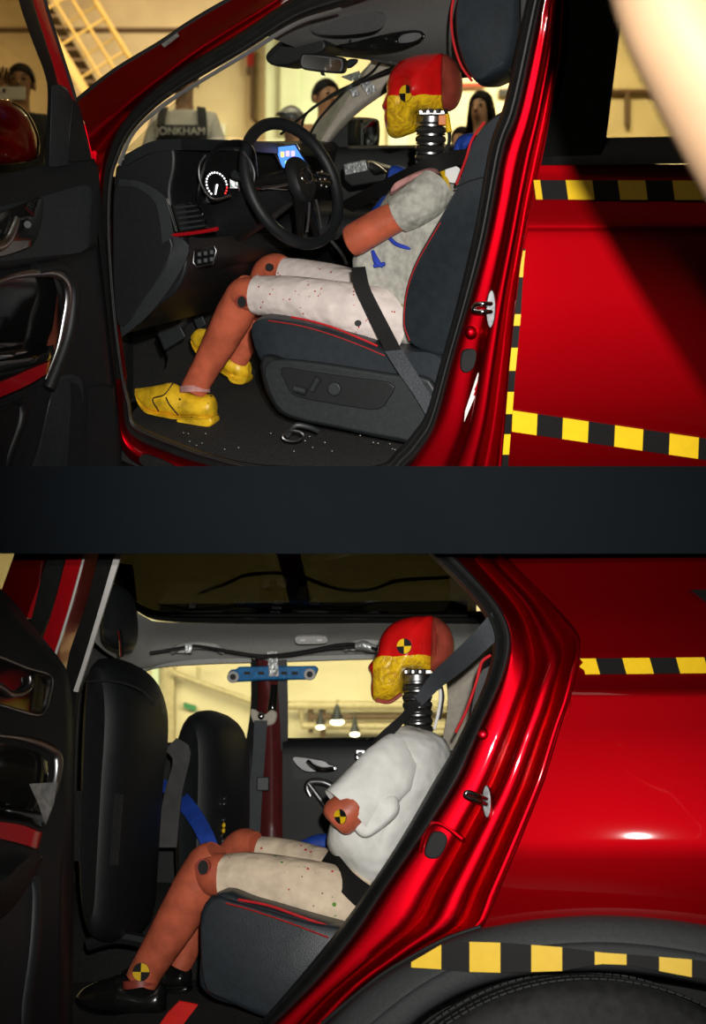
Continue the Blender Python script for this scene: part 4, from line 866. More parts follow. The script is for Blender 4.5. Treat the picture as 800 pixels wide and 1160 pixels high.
# tyre
cy = l(672, 1425, .16); rt = (l(672, 1104, .16)-cy).length
prof_t = [(-.13, .80), (-.118, .93), (-.10, .975), (-.075, .99), (-.07, .978), (-.062, .992), (-.03, 1.0), (-.024, .985), (-.016, 1.0), (.02, 1.0), (.026, .985), (.034, 1.0), (.07, .992), (.10, .975), (.118, .93), (.13, .80)]
rows = []
for k in range(121):
    a = PI*(.02+.96*k/120)
    rows.append([cy+Vector((math.cos(a)*rt*q, dd+.2*math.cos(a)*0, math.sin(a)*rt*q)) for dd, q in prof_t])
ty = put('wheel_tyre', G().grid(rows), 'tyre', car2, label='worn black tyre under the wheel arch')
g = G()
for k in range(90):
    a = PI*(.04+.92*k/90)
    for dd0, dd1, sk in ((-.112, -.074, .012), (-.060, -.026, .014), (.036, .068, -.012)):
        ps = []
        for da, dd in ((0, dd0), (.026, dd0), (.026+sk, dd1), (sk, dd1)):
            ps.append(cy+Vector((math.cos(a+da)*rt*1.0, dd, math.sin(a+da)*rt*1.0)))
        g.prism(ps, Vector((math.cos(a), 0, math.sin(a)))*.0045)
put('tread_block', g, 'tyre', ty, smooth=False, kind='stuff')
put('arch_liner', G().sheet([lc([(420, 1230), (490, 1140), (600, 1098), (700, 1094), (860, 1120)], .09), lc([(420, 1230), (490, 1150), (600, 1112), (700, 1108), (860, 1134)], .5), lc([(420, 1260), (490, 1260), (600, 1260), (700, 1260), (860, 1260)], .52)], 24, .02, tv=Vector((0, .5, 1))), 'black', car2)
# striker and plugs on the C pillar
s = put('striker', G().disc(l(553, 908, .04), (-.3, -1, 0), .011, .02, 20, r2=.040), 'steel', car2, bevel=.002, label='chrome door striker')
put('loop', G().tube([l(551, 905, .02), l(541, 901, -.01), l(530, 897, -.02), l(528, 902, -.02), l(540, 907, -.01), l(551, 911, .02)], .006, 10, 20), 'chrome', s)
put('body_plug', G().ell(l(548, 832, .05), ((.021, 0, 0), (0, .014, 0), (0, 0, .019)), 16, 8), 'jamb', car2)
put('switch_boot', G().prism(lc([(489, 944), (500, 942), (507, 949), (504, 962), (496, 972), (485, 972), (481, 964)], .03), (0, .02, 0), 28), 'black', car2, bevel=.004)
put('boot_recess', G().tube(lc([(476, 966), (480, 950), (487, 935), (497, 933), (510, 940), (524, 951)], .045), .007, 8, 24), 'jamb', car2)
# ---- interior
put('floor_carpet', G().sheet([[l(-40, 1220, .05), l(150, 1200, .05), l(420, 1200, .05)], [l(-40, 1160, .25), l(150, 1150, .3), l(420, 1150, .3)], [l(-40, 1120, .9), l(150, 1110, .9), l(420, 1110, .9)]], 10, -.02, tv=Vector((0, 0, 1))), 'carpet', car2)
put('tunnel', G().sheet([[l(60, 1150, .85), l(230, 1150, .85), l(430, 1150, .85)], [l(60, 1040, 1.0), l(230, 1040, 1.0), l(430, 1040, 1.0)], [l(60, 1000, 1.3), l(230, 1000, 1.3), l(430, 1000, 1.3)]], 10, .02, smooth_across=8), 'carpet', car2)
# near B pillar and its trims
put('door_pillar', G().sheet([lc([(92, 560), (76, 628), (60, 690), (42, 740), (20, 800)], .06), lc([(112, 560), (95, 628), (78, 690), (60, 745), (40, 810)], .04)], 20, .04), 'redtrim', car2, label='red front door frame in a lit tone')  # same car paint; the brighter non-metallic red puts its light into the colour
put('door_pillar_edge', G().tube(lc([(113, 560), (96, 628), (79, 690), (62, 744)], .035), .004, 8, 20), 'silverstrip', car2)
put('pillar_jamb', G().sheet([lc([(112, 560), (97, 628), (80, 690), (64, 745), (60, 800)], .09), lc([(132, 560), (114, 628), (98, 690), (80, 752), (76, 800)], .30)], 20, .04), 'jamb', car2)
put('front_seal', G().sheet([lc([(128, 560), (112, 628), (96, 690), (76, 752), (70, 850), (66, 1000), (60, 1190)], .08), lc([(148, 560), (131, 628), (112, 690), (88, 780), (82, 850), (80, 1000), (78, 1190)], .06)], 40, .04), 'rubber', car2)
put('pillar_strip', G().sheet([lc([(150, 560), (130, 628), (112, 690), (94, 750), (83, 783)], .05), lc([(160, 560), (137.5, 628), (118, 690), (99, 750), (88, 784)], .06)], 24, .012), 'silverstrip', car2, label='pale strip down the edge of the middle pillar')
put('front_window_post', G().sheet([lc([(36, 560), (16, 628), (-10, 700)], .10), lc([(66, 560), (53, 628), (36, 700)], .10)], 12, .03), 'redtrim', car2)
put('front_window_seal', G().sheet([lc([(64, 560), (52, 628), (36, 700), (20, 760)], .08), lc([(84, 560), (74, 628), (58, 690), (40, 735)], .07)], 12, .03), 'rubber', car2)
# roof: sunroof frame, glass, lining
put('roof_glass', G().sheet([[l(80, 590, .20), l(300, 590, .20), l(560, 590, .20)], [l(130, 672, .75), l(310, 672, .75), l(540, 672, .75)], [l(170, 700, 1.1), l(310, 700, 1.1), l(540, 700, 1.1)]], 10, .006, tv=Vector((0, 0, 1))), 'roofglass', car2, label='dark glass roof')
put('roof_frame', G().sheet([[l(120, 640, .55), l(140, 668, .8), l(160, 685, 1.0), l(195, 694, 1.08), l(300, 696, 1.1), l(430, 694, 1.1), l(560, 692, 1.1)], [l(120, 660, .6), l(140, 679, .85), l(162, 696, 1.02), l(190, 704, 1.1), l(300, 706, 1.12), l(430, 706, 1.12), l(560, 706, 1.12)]], 40, .03), 'gloss', car2)
put('roof_frame', G().sheet([[l(180, 684, .95), l(300, 683, .95), l(530, 680, .95)], [l(180, 697, 1.06), l(300, 698, 1.06), l(530, 698, 1.06)]], 20, .02), 'black', car2)
put('roof_beam', G().prism(lc([(306, 600), (332, 600), (352, 690), (330, 690)], 1.06), (0, .12, .04)), 'black', car2, bevel=.006, label='black cross beam of the glass roof')
put('beam_edge', G().tube(lc([(305, 610), (322, 645), (342, 682)], 1.03), .0035, 6), 'plastic2', car2)
put('roof_cable', G().tube(lc([(225, 672), (260, 660), (280, 651), (330, 650), (360, 660), (385, 668), (420, 668), (450, 658), (505, 654), (540, 650)], .85), .006, 8, 40), 'black', car2)
lt = [(125, 655, .55), (140, 680, .8), (165, 699, 1.0), (190, 705, 1.08), (300, 707, 1.10), (430, 706, 1.10), (560, 707, 1.10), (640, 707, 1.1)]
lb = [(100, 720, .75), (125, 742, 1.0), (160, 756, 1.35), (200, 750, 1.45), (300, 745, 1.46), (430, 741, 1.46), (560, 738, 1.46), (640, 738, 1.46)]
lm = [((a[0]+b[0])/2, (a[1]+b[1])/2-2, (a[2]+b[2])/2+.06) for a, b in zip(lt, lb)]
put('roof_lining', G().sheet([lc(lt), lc(lm), lc(lb)], 50, .03, arc=False, smooth_across=14), 'liner', car2)
put('lining_return', G().sheet([lc([(140, 752, 1.43), (200, 747, 1.45), (300, 742, 1.46), (430, 738, 1.46), (640, 735, 1.46)]), lc([(150, 768, 1.40), (172, 757, 1.44), (230, 752, 1.45), (300, 750, 1.46), (430, 746, 1.46), (640, 742, 1.46)])], 40, .03), 'liner', car2)
dl_ = put('dome_lamp', G().prism(lc([(334, 723), (340, 721), (366, 721), (371, 724), (368, 729), (340, 730), (335, 728)], 1.22), (0, .02, .01), 28), 'liner', car2, bevel=.003)
put('lamp_button', G().box(l(343, 725.5, 1.21), (.018, .006, .008)), 'silverstrip', dl_); put('lamp_button', G().box(l(362, 725.5, 1.21), (.018, .006, .008)), 'silverstrip', dl_)
for (x0, x1, y) in ((196, 252, 733), (392, 440, 730)):
    gh = put('grab_handle', G().tube([l(x0, y+5, 1.30), l(x0+8, y, 1.26), l((x0+x1)/2, y-2, 1.24), l(x1-8, y, 1.26), l(x1, y+5, 1.30)], [.012, .014, .014, .014, .012], 10, 20), 'liner', car2)
    put('handle_base', G().box(l(x0+12, y+4, 1.30), (.05, .02, .02)), 'silverstrip', gh, bevel=.004)
# far side: pillar, door, glass
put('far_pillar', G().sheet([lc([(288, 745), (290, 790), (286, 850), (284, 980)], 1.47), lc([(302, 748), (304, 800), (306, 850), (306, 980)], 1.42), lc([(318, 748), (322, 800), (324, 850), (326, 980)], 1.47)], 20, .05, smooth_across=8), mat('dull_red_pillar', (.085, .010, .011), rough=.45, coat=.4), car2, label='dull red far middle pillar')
put('pillar_seal', G().sheet([lc([(284, 745), (284, 800), (277, 850)], 1.46), lc([(291, 748), (292, 800), (288, 850)], 1.45)], 12, .03), 'rubber', car2)
put('pillar_seal', G().sheet([lc([(314, 748), (316, 800), (318, 850)], 1.45), lc([(325, 747), (326, 800), (326, 850)], 1.46)], 12, .03), 'rubber', car2)
fd2 = put('far_rear_door', G().sheet([lc([(320, 836), (420, 835), (560, 833)], 1.5), lc([(320, 846), (420, 845), (560, 844)], 1.44), lc([(320, 900), (420, 900), (560, 900)], 1.44), lc([(320, 1000), (420, 1000), (560, 1000)], 1.40)], 12, .05, smooth_across=12), 'plastic', car2)
put('door_panel', G().sheet([lc([(330, 862), (420, 858), (480, 856)], 1.42), lc([(332, 884), (420, 880), (480, 878)], 1.42)], 10, .02), 'plastic2', fd2)
put('handle_bezel', G().prism(lc([(331, 857), (366, 861), (372, 865), (382, 868), (381, 873), (368, 874), (344, 874)], 1.40), (0, .02, 0), 30), 'satin', fd2, bevel=.004)
put('handle_lever', G().tube(lc([(348, 862), (356, 869), (366, 872), (379, 871)], 1.385), [.008, .010, .010, .009], 8, 14), 'chrome', fd2)
put('armrest_loop', G().tube(lc([(352, 902), (348, 893), (352, 886), (366, 886), (378, 892), (392, 905)], 1.36), [.008, .012, .014, .014, .012, .008], 10, 24), 'satin', fd2, label='satin metal loop of the far armrest')
put('armrest_loop', G().tube(lc([(350, 888), (362, 904), (372, 918)], 1.35), .010, 10, 12), 'satin', fd2)
fd3 = put('far_front_door', G().sheet([lc([(150, 843), (220, 842), (288, 841)], 1.5), lc([(150, 856), (220, 855), (288, 854)], 1.44), lc([(150, 1000), (220, 1000), (288, 1000)], 1.42)], 10, .05, smooth_across=8), 'plastic', car2)
put('window_glass', G().sheet([lc([(325, 747), (560, 740)], 1.52), lc([(325, 842), (560, 840)], 1.52)], 6, .004), 'glass', fd2)
put('window_glass', G().sheet([lc([(150, 760), (290, 748)], 1.52), lc([(150, 848), (290, 846)], 1.52)], 6, .004), 'glass', fd3)
put('far_rear_pillar', G().sheet([lc([(500, 742), (508, 790), (500, 850)], 1.40), lc([(570, 742), (570, 790), (570, 850)], 1.35)], 12, .03), 'beigetrim', car2)
# belt parts on the far pillar
put('belt_adjuster', G().tube(lc([(311, 776), (309, 800), (307, 806)], 1.38), [.014, .018, .016], 10, 10), 'gloss', car2)
put('belt_guide', G().pillow(lc([(284, 804), (290, 804), (296, 809), (302, 809), (308, 804), (314, 808), (312, 818), (306, 822), (292, 822), (286, 816)], 1.37), .02, LL, 36, .008), 'beigetrim', car2, label='pale belt guide on the far pillar')
put('guide_bolt', G().ell(l(296, 811, 1.355), ((.014, 0, 0), (0, .008, 0), (0, 0, .014)), 12, 8), 'chrome', car2)
put('far_belt', G().sheet([lc([(288, 816), (286, 860), (282, 900), (280, 960)], 1.35), lc([(303, 816), (300, 860), (297, 900), (294, 960)], 1.35)], 16, .004), 'webgrey', car2)
put('belt_bracket', G().box(l(298, 888, 1.35), (.045, .02, .05)), 'plastic2', car2, bevel=.004)
put('far_front_pillar', G().sheet([lc([(20, 620), (20, 860), (20, 1250)], 1.56), lc([(150, 640), (169, 860), (190, 1250)], 1.56)], 16, .03), 'linerdark', car2)
# front seats
NX = lambda o, x0, k: [(x0+(x-x0)*k, y) for x, y in o]
ns = put('front_seat', G().pillow(lc(NX([(84, 780), (92, 752), (104, 740), (118, 737), (138, 743), (158, 757), (172, 780), (177, 802), (175, 838), (168, 870), (160, 930), (152, 1000), (140, 1060), (100, 1070), (76, 1000), (78, 860)], 76, .70), .26), .44, LL, 60, .07, 2.3, 13, near=True), 'leather2', car2, label='near front seat with dark leather back')
put('headrest', G().pillow(lc(NX([(112, 662), (125, 655), (138, 668), (145, 690), (146, 712), (138, 726), (120, 730), (104, 722), (102, 690)], 108, .62), .35), .26, LL, 44, .06, near=True), 'leather2', ns)
put('headrest_post', G().tube(lc([(135, 714), (137, 728), (138, 744)], .34), .006, 8), 'chrome', ns)
put('back_seam', G().tube(lc([(96, 772), (130, 772), (160, 782), (176, 798)], .22), .003, 6, 20), 'black', ns)
put('map_net', G().sheet([lc([(82, 895), (110, 898), (140, 900)], .28), lc([(82, 975), (110, 978), (134, 980)], .28)], 10, .006), mat('mesh_net', (.012, .012, .012), rough=.9, bump=1, bscale=220), ns)
put('seat_foot', G().tube(lc([(100, 1070), (130, 1062), (160, 1066), (180, 1075)], .45), .02, 8, 12), 'plastic', ns)
fs = put('front_seat', G().pillow(lc(NX([(187, 850), (192, 826), (204, 808), (220, 800), (234, 799), (252, 805), (266, 818), (274, 840), (276, 880), (274, 960), (262, 1040), (200, 1040), (184, 960)], 184, .73), .85), .46, LL, 56, .08, 2.3, 13, near=True), 'leather2', car2, label='far front seat with its headrest removed')
put('seat_side', G().sheet([lc([(186, 850, .84), (196, 862, .83), (186, 900, .84), (176, 960, .84)]), lc([(200, 836, .83), (216, 850, .82), (206, 900, .82), (200, 960, .83)])], 16, .02), mat('grey_seat_back', (.06, .06, .058), rough=.6), fs)
# rear seat
rc_ = [(226, 1046), (230, 1022), (238, 1010), (254, 1005), (280, 1015), (305, 1022), (345, 1034), (390, 1048), (430, 1062), (430, 1100), (400, 1150), (340, 1165), (297, 1150), (250, 1140), (228, 1128), (220, 1110)]
rs = put('rear_seat', G().pillow(lc(rc_, .12), .60, LL, 60, .025, 3.2, 13, near=True), 'leather', car2, label='blue grey leather rear bench')
put('seat_front', G().pillow(lc([(224, 1044), (230, 1022), (240, 1013), (262, 1018), (340, 1040), (420, 1062), (400, 1120), (330, 1160), (250, 1134), (228, 1116)], .112), .08, LL, 50, .02, 2.4, near=True), 'leather', rs)
put('stitching', G().tube(lc([(256, 1023), (285, 1031), (330, 1046), (372, 1062)], .092), .0022, 6, 30), 'stitch', rs)
put('red_piping', G().tube(lc([(270, 1019), (305, 1026), (345, 1040), (384, 1053)], .122), .0035, 8, 30), 'piping', rs)
put('seat_back', G().pillow(lc([(552, 738), (540, 770), (530, 810), (500, 880), (460, 950), (420, 1010), (430, 1040), (520, 1040), (600, 880), (600, 740)], .14), .56, LL, 56, .05, near=True), 'leather2', rs)
put('red_piping', G().tube(lc([(545, 752), (540, 772), (528, 806), (516, 830)], .14), .004, 8, 24), 'piping', rs)
put('red_piping', G().tube(lc([(556, 742), (546, 750), (541, 768)], .13), .004, 8, 24), 'piping', rs)
put('headrest', G().pillow(lc([(545, 756), (552, 742), (562, 738), (572, 750), (570, 790), (556, 796), (546, 782)], .36), .24, LL, 40, .05), 'leather2', rs)
# belts
put('shoulder_belt', G().sheet([lc([(557, 694, .03), (535, 718, .06), (512, 741, .12), (490, 762, .20), (470, 790, .24)]), lc([(566, 722, .03), (545, 742, .06), (522, 762, .12), (498, 780, .20), (478, 800, .24)])], 24, .004), 'webgrey', car2, label='textured shoulder belt')
put('shoulder_belt', G().sheet([lc([(480, 782, .23), (458, 806, .26), (440, 822, .26), (424, 838, .27), (412, 860, .32)]), lc([(486, 788, .23), (464, 812, .25), (450, 828, .25), (434, 845, .26), (420, 868, .32)])], 24, .004), 'webbing', car2)
put('lap_belt', G().sheet([lc([(376, 958, .36), (388, 974, .26), (402, 990, .21), (422, 1005, .17), (440, 1016, .15)]), lc([(364, 976, .36), (376, 998, .26), (390, 1014, .20), (406, 1028, .16), (424, 1040, .14)])], 24, .005), 'webbing', car2)
# open rear door at the left edge
def DR(px): return 3.33+(px-70)*.0030
def rr(px, py, off=0): return Lr.P(px, py, DR(px)+off)
def rcv(pts, off=0): return [Lr.P(p[0], p[1], DR(p[0])+off+(p[2] if len(p) > 2 else 0)) for p in pts]
rd = put('rear_door', G().sheet([rcv([(-60, 620), (0, 668), (30, 704), (58, 738), (68, 752)], .02), rcv([(-60, 660), (0, 700), (30, 728), (58, 754), (72, 766)], -.04), rcv([(-60, 820), (0, 822), (40, 822), (76, 830)], -.03), rcv([(-60, 960), (0, 960), (40, 960), (72, 960)], .0), rcv([(-60, 1190), (0, 1190), (40, 1190), (70, 1190)], .0)], 24, .06, smooth_across=26), 'plastic', car2, label='open rear door with black inner trim')
put('door_edge', G().sheet([rcv([(62, 746), (72, 780), (74, 840), (70, 960), (66, 1190)], .0), rcv([(70, 752), (79, 790), (80, 850), (77, 960), (74, 1190)], .06)], 20, .03), 'rubber', rd)
hd = put('door_handle', G().prism(rcv([(-40, 738), (0, 744), (30, 756), (58, 766), (56, 790), (50, 806), (38, 809), (0, 798), (-40, 790)], -.05), (0, .02, 0), 36), 'gloss', rd, bevel=.004)
put('handle_edge', G().tube(rcv([(-20, 740), (0, 744), (30, 756), (58, 766), (56, 790), (50, 806), (38, 809), (0, 798)], -.053), .003, 6, 40), 'satin', rd)
put('handle_lever', G().tube(rcv([(34, 766), (34, 776), (27, 784), (12, 786), (0, 778), (-20, 770)], -.065), [.006, .008, .009, .009, .010, .010], 10, 24), 'satin', car2, label='satin inner rear door handle')
put('armrest_loop', G().tube(rcv([(0, 833), (25, 836), (48, 843), (62, 852), (66, 864), (64, 885), (58, 905), (52, 930)], -.07), [.004, .007, .011, .014, .015, .012, .009, .005], 12, 40, flat=.7), 'satin', car2, label='satin metal loop around the rear armrest')
put('armrest_pocket', G().prism(rcv([(-40, 842), (20, 846), (48, 856), (54, 872), (48, 900), (30, 920), (-40, 920)], -.035), (0, .012, 0), 36), 'gloss', rd)
put('armrest', G().sheet([rcv([(-40, 900), (0, 908), (30, 916), (46, 924)], -.10), rcv([(-40, 922), (0, 925), (30, 930), (46, 936)], -.14)], 14, .05), 'gloss', rd)
put('armrest_band', G().sheet([rcv([(-40, 926), (0, 931), (25, 935), (45, 943)], -.14), rcv([(-40, 946), (0, 950), (25, 956), (40, 961)], -.13)], 14, .03), 'redtrim', rd)
put('map_pocket', G().pillow(rcv([(-60, 1000), (20, 992), (40, 990), (49, 996), (47, 1060), (38, 1130), (24, 1200), (-60, 1200)], .0), .07, (0, 1, 0), 40, .02), 'plastic2', rd)
put('door_pull', G().sheet([rcv([(-40, 1010), (0, 1000), (22, 980), (40, 966)], -.06), rcv([(-40, 1060), (0, 1040), (24, 1012), (46, 972)], -.05)], 12, .03), 'plastic', rd)
put('window_glass', G().sheet([rcv([(-60, 560), (80, 560)], .06), rcv([(-60, 700), (30, 700)], .06)], 6, .004), 'dglass', rd)
# ---- dummy in the rear seat
dm2 = thing('crash_test_dummy', Lr, l(380, 1090, .4), 'crash test dummy in white shirt on the rear seat', 'dummy')
hp2 = [(429, 736), (433, 720), (446, 706), (466, 699), (482, 698), (492, 700), (493, 730), (490, 758), (475, 760), (459, 760), (457, 784), (450, 792), (440, 796), (424, 794), (420, 782), (421, 772), (420, 764), (417, 757), (424, 748), (428, 743)]
cp2 = [(491, 700), (502, 704), (510, 713), (514.5, 728), (512, 746), (503, 757), (494, 760), (488, 759), (489, 730)]
dummy(Lr, dm2, l, hp2, cp2, .40, .165, LL, (464.5, 737), ((472, 764), (474, 828), .042, 7), 0)
put('chin_edge', G().tube(lc([(426, 793), (441, 795), (455, 786)], .335), .006, 8, 12), 'vinyl2', dm2)
put('nape_cable', G().tube([l(493, 766, .37), l(499, 784, .36), l(497, 806, .35), l(492, 826, .34)], .0045, 8, 24), 'white', dm2, label='white cable behind the neck')
put('nape_cable', G().tube([l(496, 764, .38), l(502, 788, .37), l(498, 815, .36)], .004, 8, 24), 'satin', dm2)
tor2 = [(462, 822), (446, 829), (424, 848), (400, 880), (384, 915), (375, 942), (374, 960), (384, 974), (402, 990), (424, 1008), (450, 1000), (480, 950), (510, 890), (508, 845), (496, 832), (480, 826)]
put('shirt', G().pillow(lc(tor2, .40), .38, LL, 64, .13, 2.1, 19), 'wshirt', dm2, label='loose white t-shirt')
def lring(c, ax, r, n=26, sq=1.0):
    ax = ax.normalized(); a = Vector((0, 1, 0)); a = (a-ax*a.dot(ax)).normalized(); b = ax.cross(a)
    return [c+(a*math.cos(2*PI*k/n)*r*sq+b*math.sin(2*PI*k/n)*r) for k in range(n)]
slv = [((468, 838), .34, .050), ((456, 856), .25, .072), ((440, 874), .21, .082), ((420, 894), .19, .080), ((404, 910), .18, .080), ((394, 921), .18, .084)]
g = G(); rws = []
for i, ((x, y), o_, r) in enumerate(slv):
    c = l(x, y, o_); ax = l(390, 925, .18)-l(456, 856, .25); rws.append(lring(c, ax, r, 28, .75))
rws.append(lring(l(397, 918, .18), l(390, 925, .18)-l(456, 856, .25), .074, 28, .75)); g.grid(rws, cu=True, cap=True)
put('shirt_sleeve', g, 'wshirt', dm2)
put('sleeve_tail', G().pillow(lc([(400, 932), (412, 949), (432, 940), (452, 920), (446, 900), (420, 910)], .17), .05, LL, 30, .02), 'wshirt', dm2)
arm = put('upper_arm', G().tube([l(420, 895, .19), l(396, 917, .165), l(384, 926, .16), l(379, 930, .16), l(377, 932, .16)], [.048, .052, .052, .044, .03], 24, 20), 'vinyl', dm2, label='cut off terracotta upper arm')
target(Lr, l(386, 925, .10), .019, arm, (-.55, -.75, -.2))
put('shorts', G().tube([l(253, 996, .27), l(280, 996, .27), l(320, 1003, .27), l(365, 1015, .28), l(400, 1030, .32)], [.066, .072, .078, .088, .10], 24, 26).ell(l(410, 1025, .40), (LL*.17, Vector((.10, 0, -.03)), Vector((.02, 0, .09))), 20, 12), 'shorts2', dm2, label='cream shorts speckled with coloured paint')
put('shorts_leg', G().tube([l(294, 965, .58), l(320, 970, .57), l(350, 980, .55), l(390, 998, .5)], [.046, .052, .06, .075], 22, 20), 'shorts2', dm2)
put('thigh', G().tube([l(230, 982, .28), l(244, 990, .27), l(262, 996, .27)], [.045, .060, .060], 20, 12), 'vinyl', dm2)
lg = put('lower_leg', G().tube([l(247, 966, .28), l(237, 978, .29), l(222, 1006, .30), l(202, 1040, .31), l(182, 1073, .32), l(167, 1098, .33), l(160, 1112, .33)], [.040, .060, .066, .060, .052, .047, .046], 24, 36), 'vinyl', dm2)
put('knee_socket', G().disc(l(231, 982, .215), (-.25, -1, 0), .022, .012, 20), 'vinyl2', lg)
put('socket_hole', G().disc(l(231.5, 982.5, .21), (-.25, -1, 0), .014, .012, 20, r2=.019), 'black', lg)
target(Lr, l(160, 1101, .275), .024, lg, (-.1, -1, 0), rot=PI/2)
put('lower_leg', G().tube([l(290, 955, .58), l(276, 955, .60), l(264, 968, .62), l(240, 1010, .64), l(214, 1070, .66), l(203, 1095, .66)], [.034, .044, .048, .046, .04, .036], 20, 24), 'vinyl', dm2)
sA = shoe(l, [(88, 1127, 1131, .012), (95, 1119, 1138, .030), (108, 1112, 1143, .042), (122, 1108, 1146, .046), (136, 1104, 1147, .047), (150, 1108, 1148, .045), (164, 1114, 1149, .042), (176, 1113, 1149, .038), (184, 1112, 1148, .030), (187.5, 1122, 1142, .012)], .35, LL, 'bshoe', dm2, [(150, 1146), (184, 1146), (182, 1156), (152, 1156)])
put('ankle_cuff', G().tube([l(160, 1117, .33), l(159, 1108, .33)], .05, 18), 'vinyl2', dm2)
shoe(l, [(140, 1099, 1104, .012), (150, 1095, 1111, .030), (165, 1092, 1116, .042), (185, 1091, 1119, .042), (200, 1096, 1119, .040), (210, 1093, 1118, .034), (216, 1096, 1112, .014)], .66, LL, 'bshoe', dm2, [(190, 1117), (214, 1116), (212, 1125), (192, 1125)])
# ---- loose things
bb = thing('blue_bar', Lr, l(310, 766, 1.3), 'blue metal bar taped across the far middle pillar', 'bar')
put('body', G().prism(lc([(262, 758), (268, 758), (270, 755), (354, 754), (358, 754), (361, 757), (356, 768), (345, 769), (300, 770), (264, 772), (259, 768), (258, 762)], 1.33), (0, .04, 0)), 'bluemetal', bb, bevel=.006)
for x, y in ((264, 767), (351, 764)):
    r_ = put('ring', G().tube([l(x, y, 1.322)+Vector((math.cos(a)*.016, 0, math.sin(a)*.016)) for a in [2*PI*k/20 for k in range(20)]], .006, 8, closed=True), 'silverstrip', bb)
    put('ring_hole', G().disc(l(x, y, 1.325), (0, -1, 0), .011, .01, 16), 'black', r_)
for x in (280, 296, 322, 334): put('slot', G().box(l(x, 762.5, 1.325), (.022, .01, .01)), 'black', bb)
setp(put('silver_tape', G().sheet([lc([(303, 738), (304, 752), (305, 766)], 1.305), lc([(314, 738), (315, 752), (316, 766)], 1.305)], 8, .004), 'silvertape', None, Lr), 'silver tape strip holding the blue bar to the pillar', 'tape')
setp(put('roof_wire', G().tube(lc([(170, 740, 1.2), (200, 735, 1.22), (222, 732, 1.22), (260, 738, 1.22), (300, 743, 1.24), (345, 738, 1.24), (380, 731, 1.22), (404, 730, 1.2), (428, 736, 1.1)]), .006, 8, 50), 'rubber', None, Lr), 'black cable draped along the grey roof lining to the rear dummy', 'cable')
setp(put('roof_wire', G().tube(lc([(290, 745, 1.24), (330, 742, 1.23), (370, 735, 1.21), (404, 733, 1.2)]), .005, 8, 30), 'rubber', None, Lr), 'short second cable just under the long roof cable', 'cable')
setp(put('silver_tape', G().tube(lc([(403, 733), (412, 731), (420, 734), (428, 735)], 1.14), [.012, .018, .016, .012], 10, 12), 'silvertape', None, Lr), 'crumpled silver tape around the cable end by the forehead', 'tape')
setp(put('silver_tape', G().box(l(214, 735, 1.2), (.024, .024, .03)), 'silvertape', None, Lr), 'small tape wrap fixing the cable to the far front grab handle', 'tape')
cm = thing('small_camera', Lr, l(409, 866, 1.2), 'small grey camera cube standing by the white shirted shoulder', 'camera')
put('housing', G().box(l(408.5, 855, 1.2), (.034, .03, .034)), 'satin', cm, bevel=.004)
put('lens', G().disc(l(408, 855, 1.18), (0, -1, 0), .010, .01, 16), 'gloss', cm); put('lens_ring', G().tube([l(408, 855, 1.172)+Vector((math.cos(a)*.010, 0, math.sin(a)*.010)) for a in [2*PI*k/16 for k in range(16)]], .002, 6, closed=True), 'chrome', cm)
put('mount', G().tube([l(409, 862, 1.2), l(409, 870, 1.2)], .008, 8), 'beigetrim', cm)
setp(put('red_tape', G().prism(lc([(178, 1165), (190, 1148), (203, 1135), (224, 1139), (214, 1152), (202, 1168)], .22), (0, .004, .003)), 'redtape', None, Lr, smooth=False), 'bright red tape strip on the dark floor by the black shoe', 'tape')
setp(put('silver_tape', G().prism(rcv([(33, 888), (65, 886), (61, 910), (51, 935), (44, 912)], -.095), (0, .004, 0)), 'silvertape', None, Lr, smooth=False), 'silver tape torn over the armrest loop of the open rear door', 'tape')
setp(put('blue_strap', G().sheet([lc([(158, 884, 1.0), (190, 884, .95), (215, 902, .85), (240, 940, .75), (256, 985, .7)]), lc([(158, 894, 1.0), (185, 898, .95), (202, 915, .85), (222, 945, .75), (238, 985, .7)])], 24, .012), 'blue', None, Lr), 'blue strap hanging behind the far front seat', 'strap')
setp(put('blue_cloth', G().tube(lc([(345, 962), (365, 955), (378, 962)], .75), .03, 10, 8), 'blue', None, Lr), 'blue cloth bundle beyond the paint speckled shorts', 'cloth')
bs = thing('belt_buckles', Lr, l(262, 975, .95), 'cluster of yellow and chrome fittings hanging beside the far front seat', 'fitting')
rc = random.Random(2)
for k in range(9): put('fitting', G().ell(l(252+rc.uniform(-2, 3), 905+k*6, .92), ((.006, 0, 0), (0, .006, 0), (0, 0, .008)), 8, 6), 'yellow' if k in (5, 6) else 'chrome', bs)
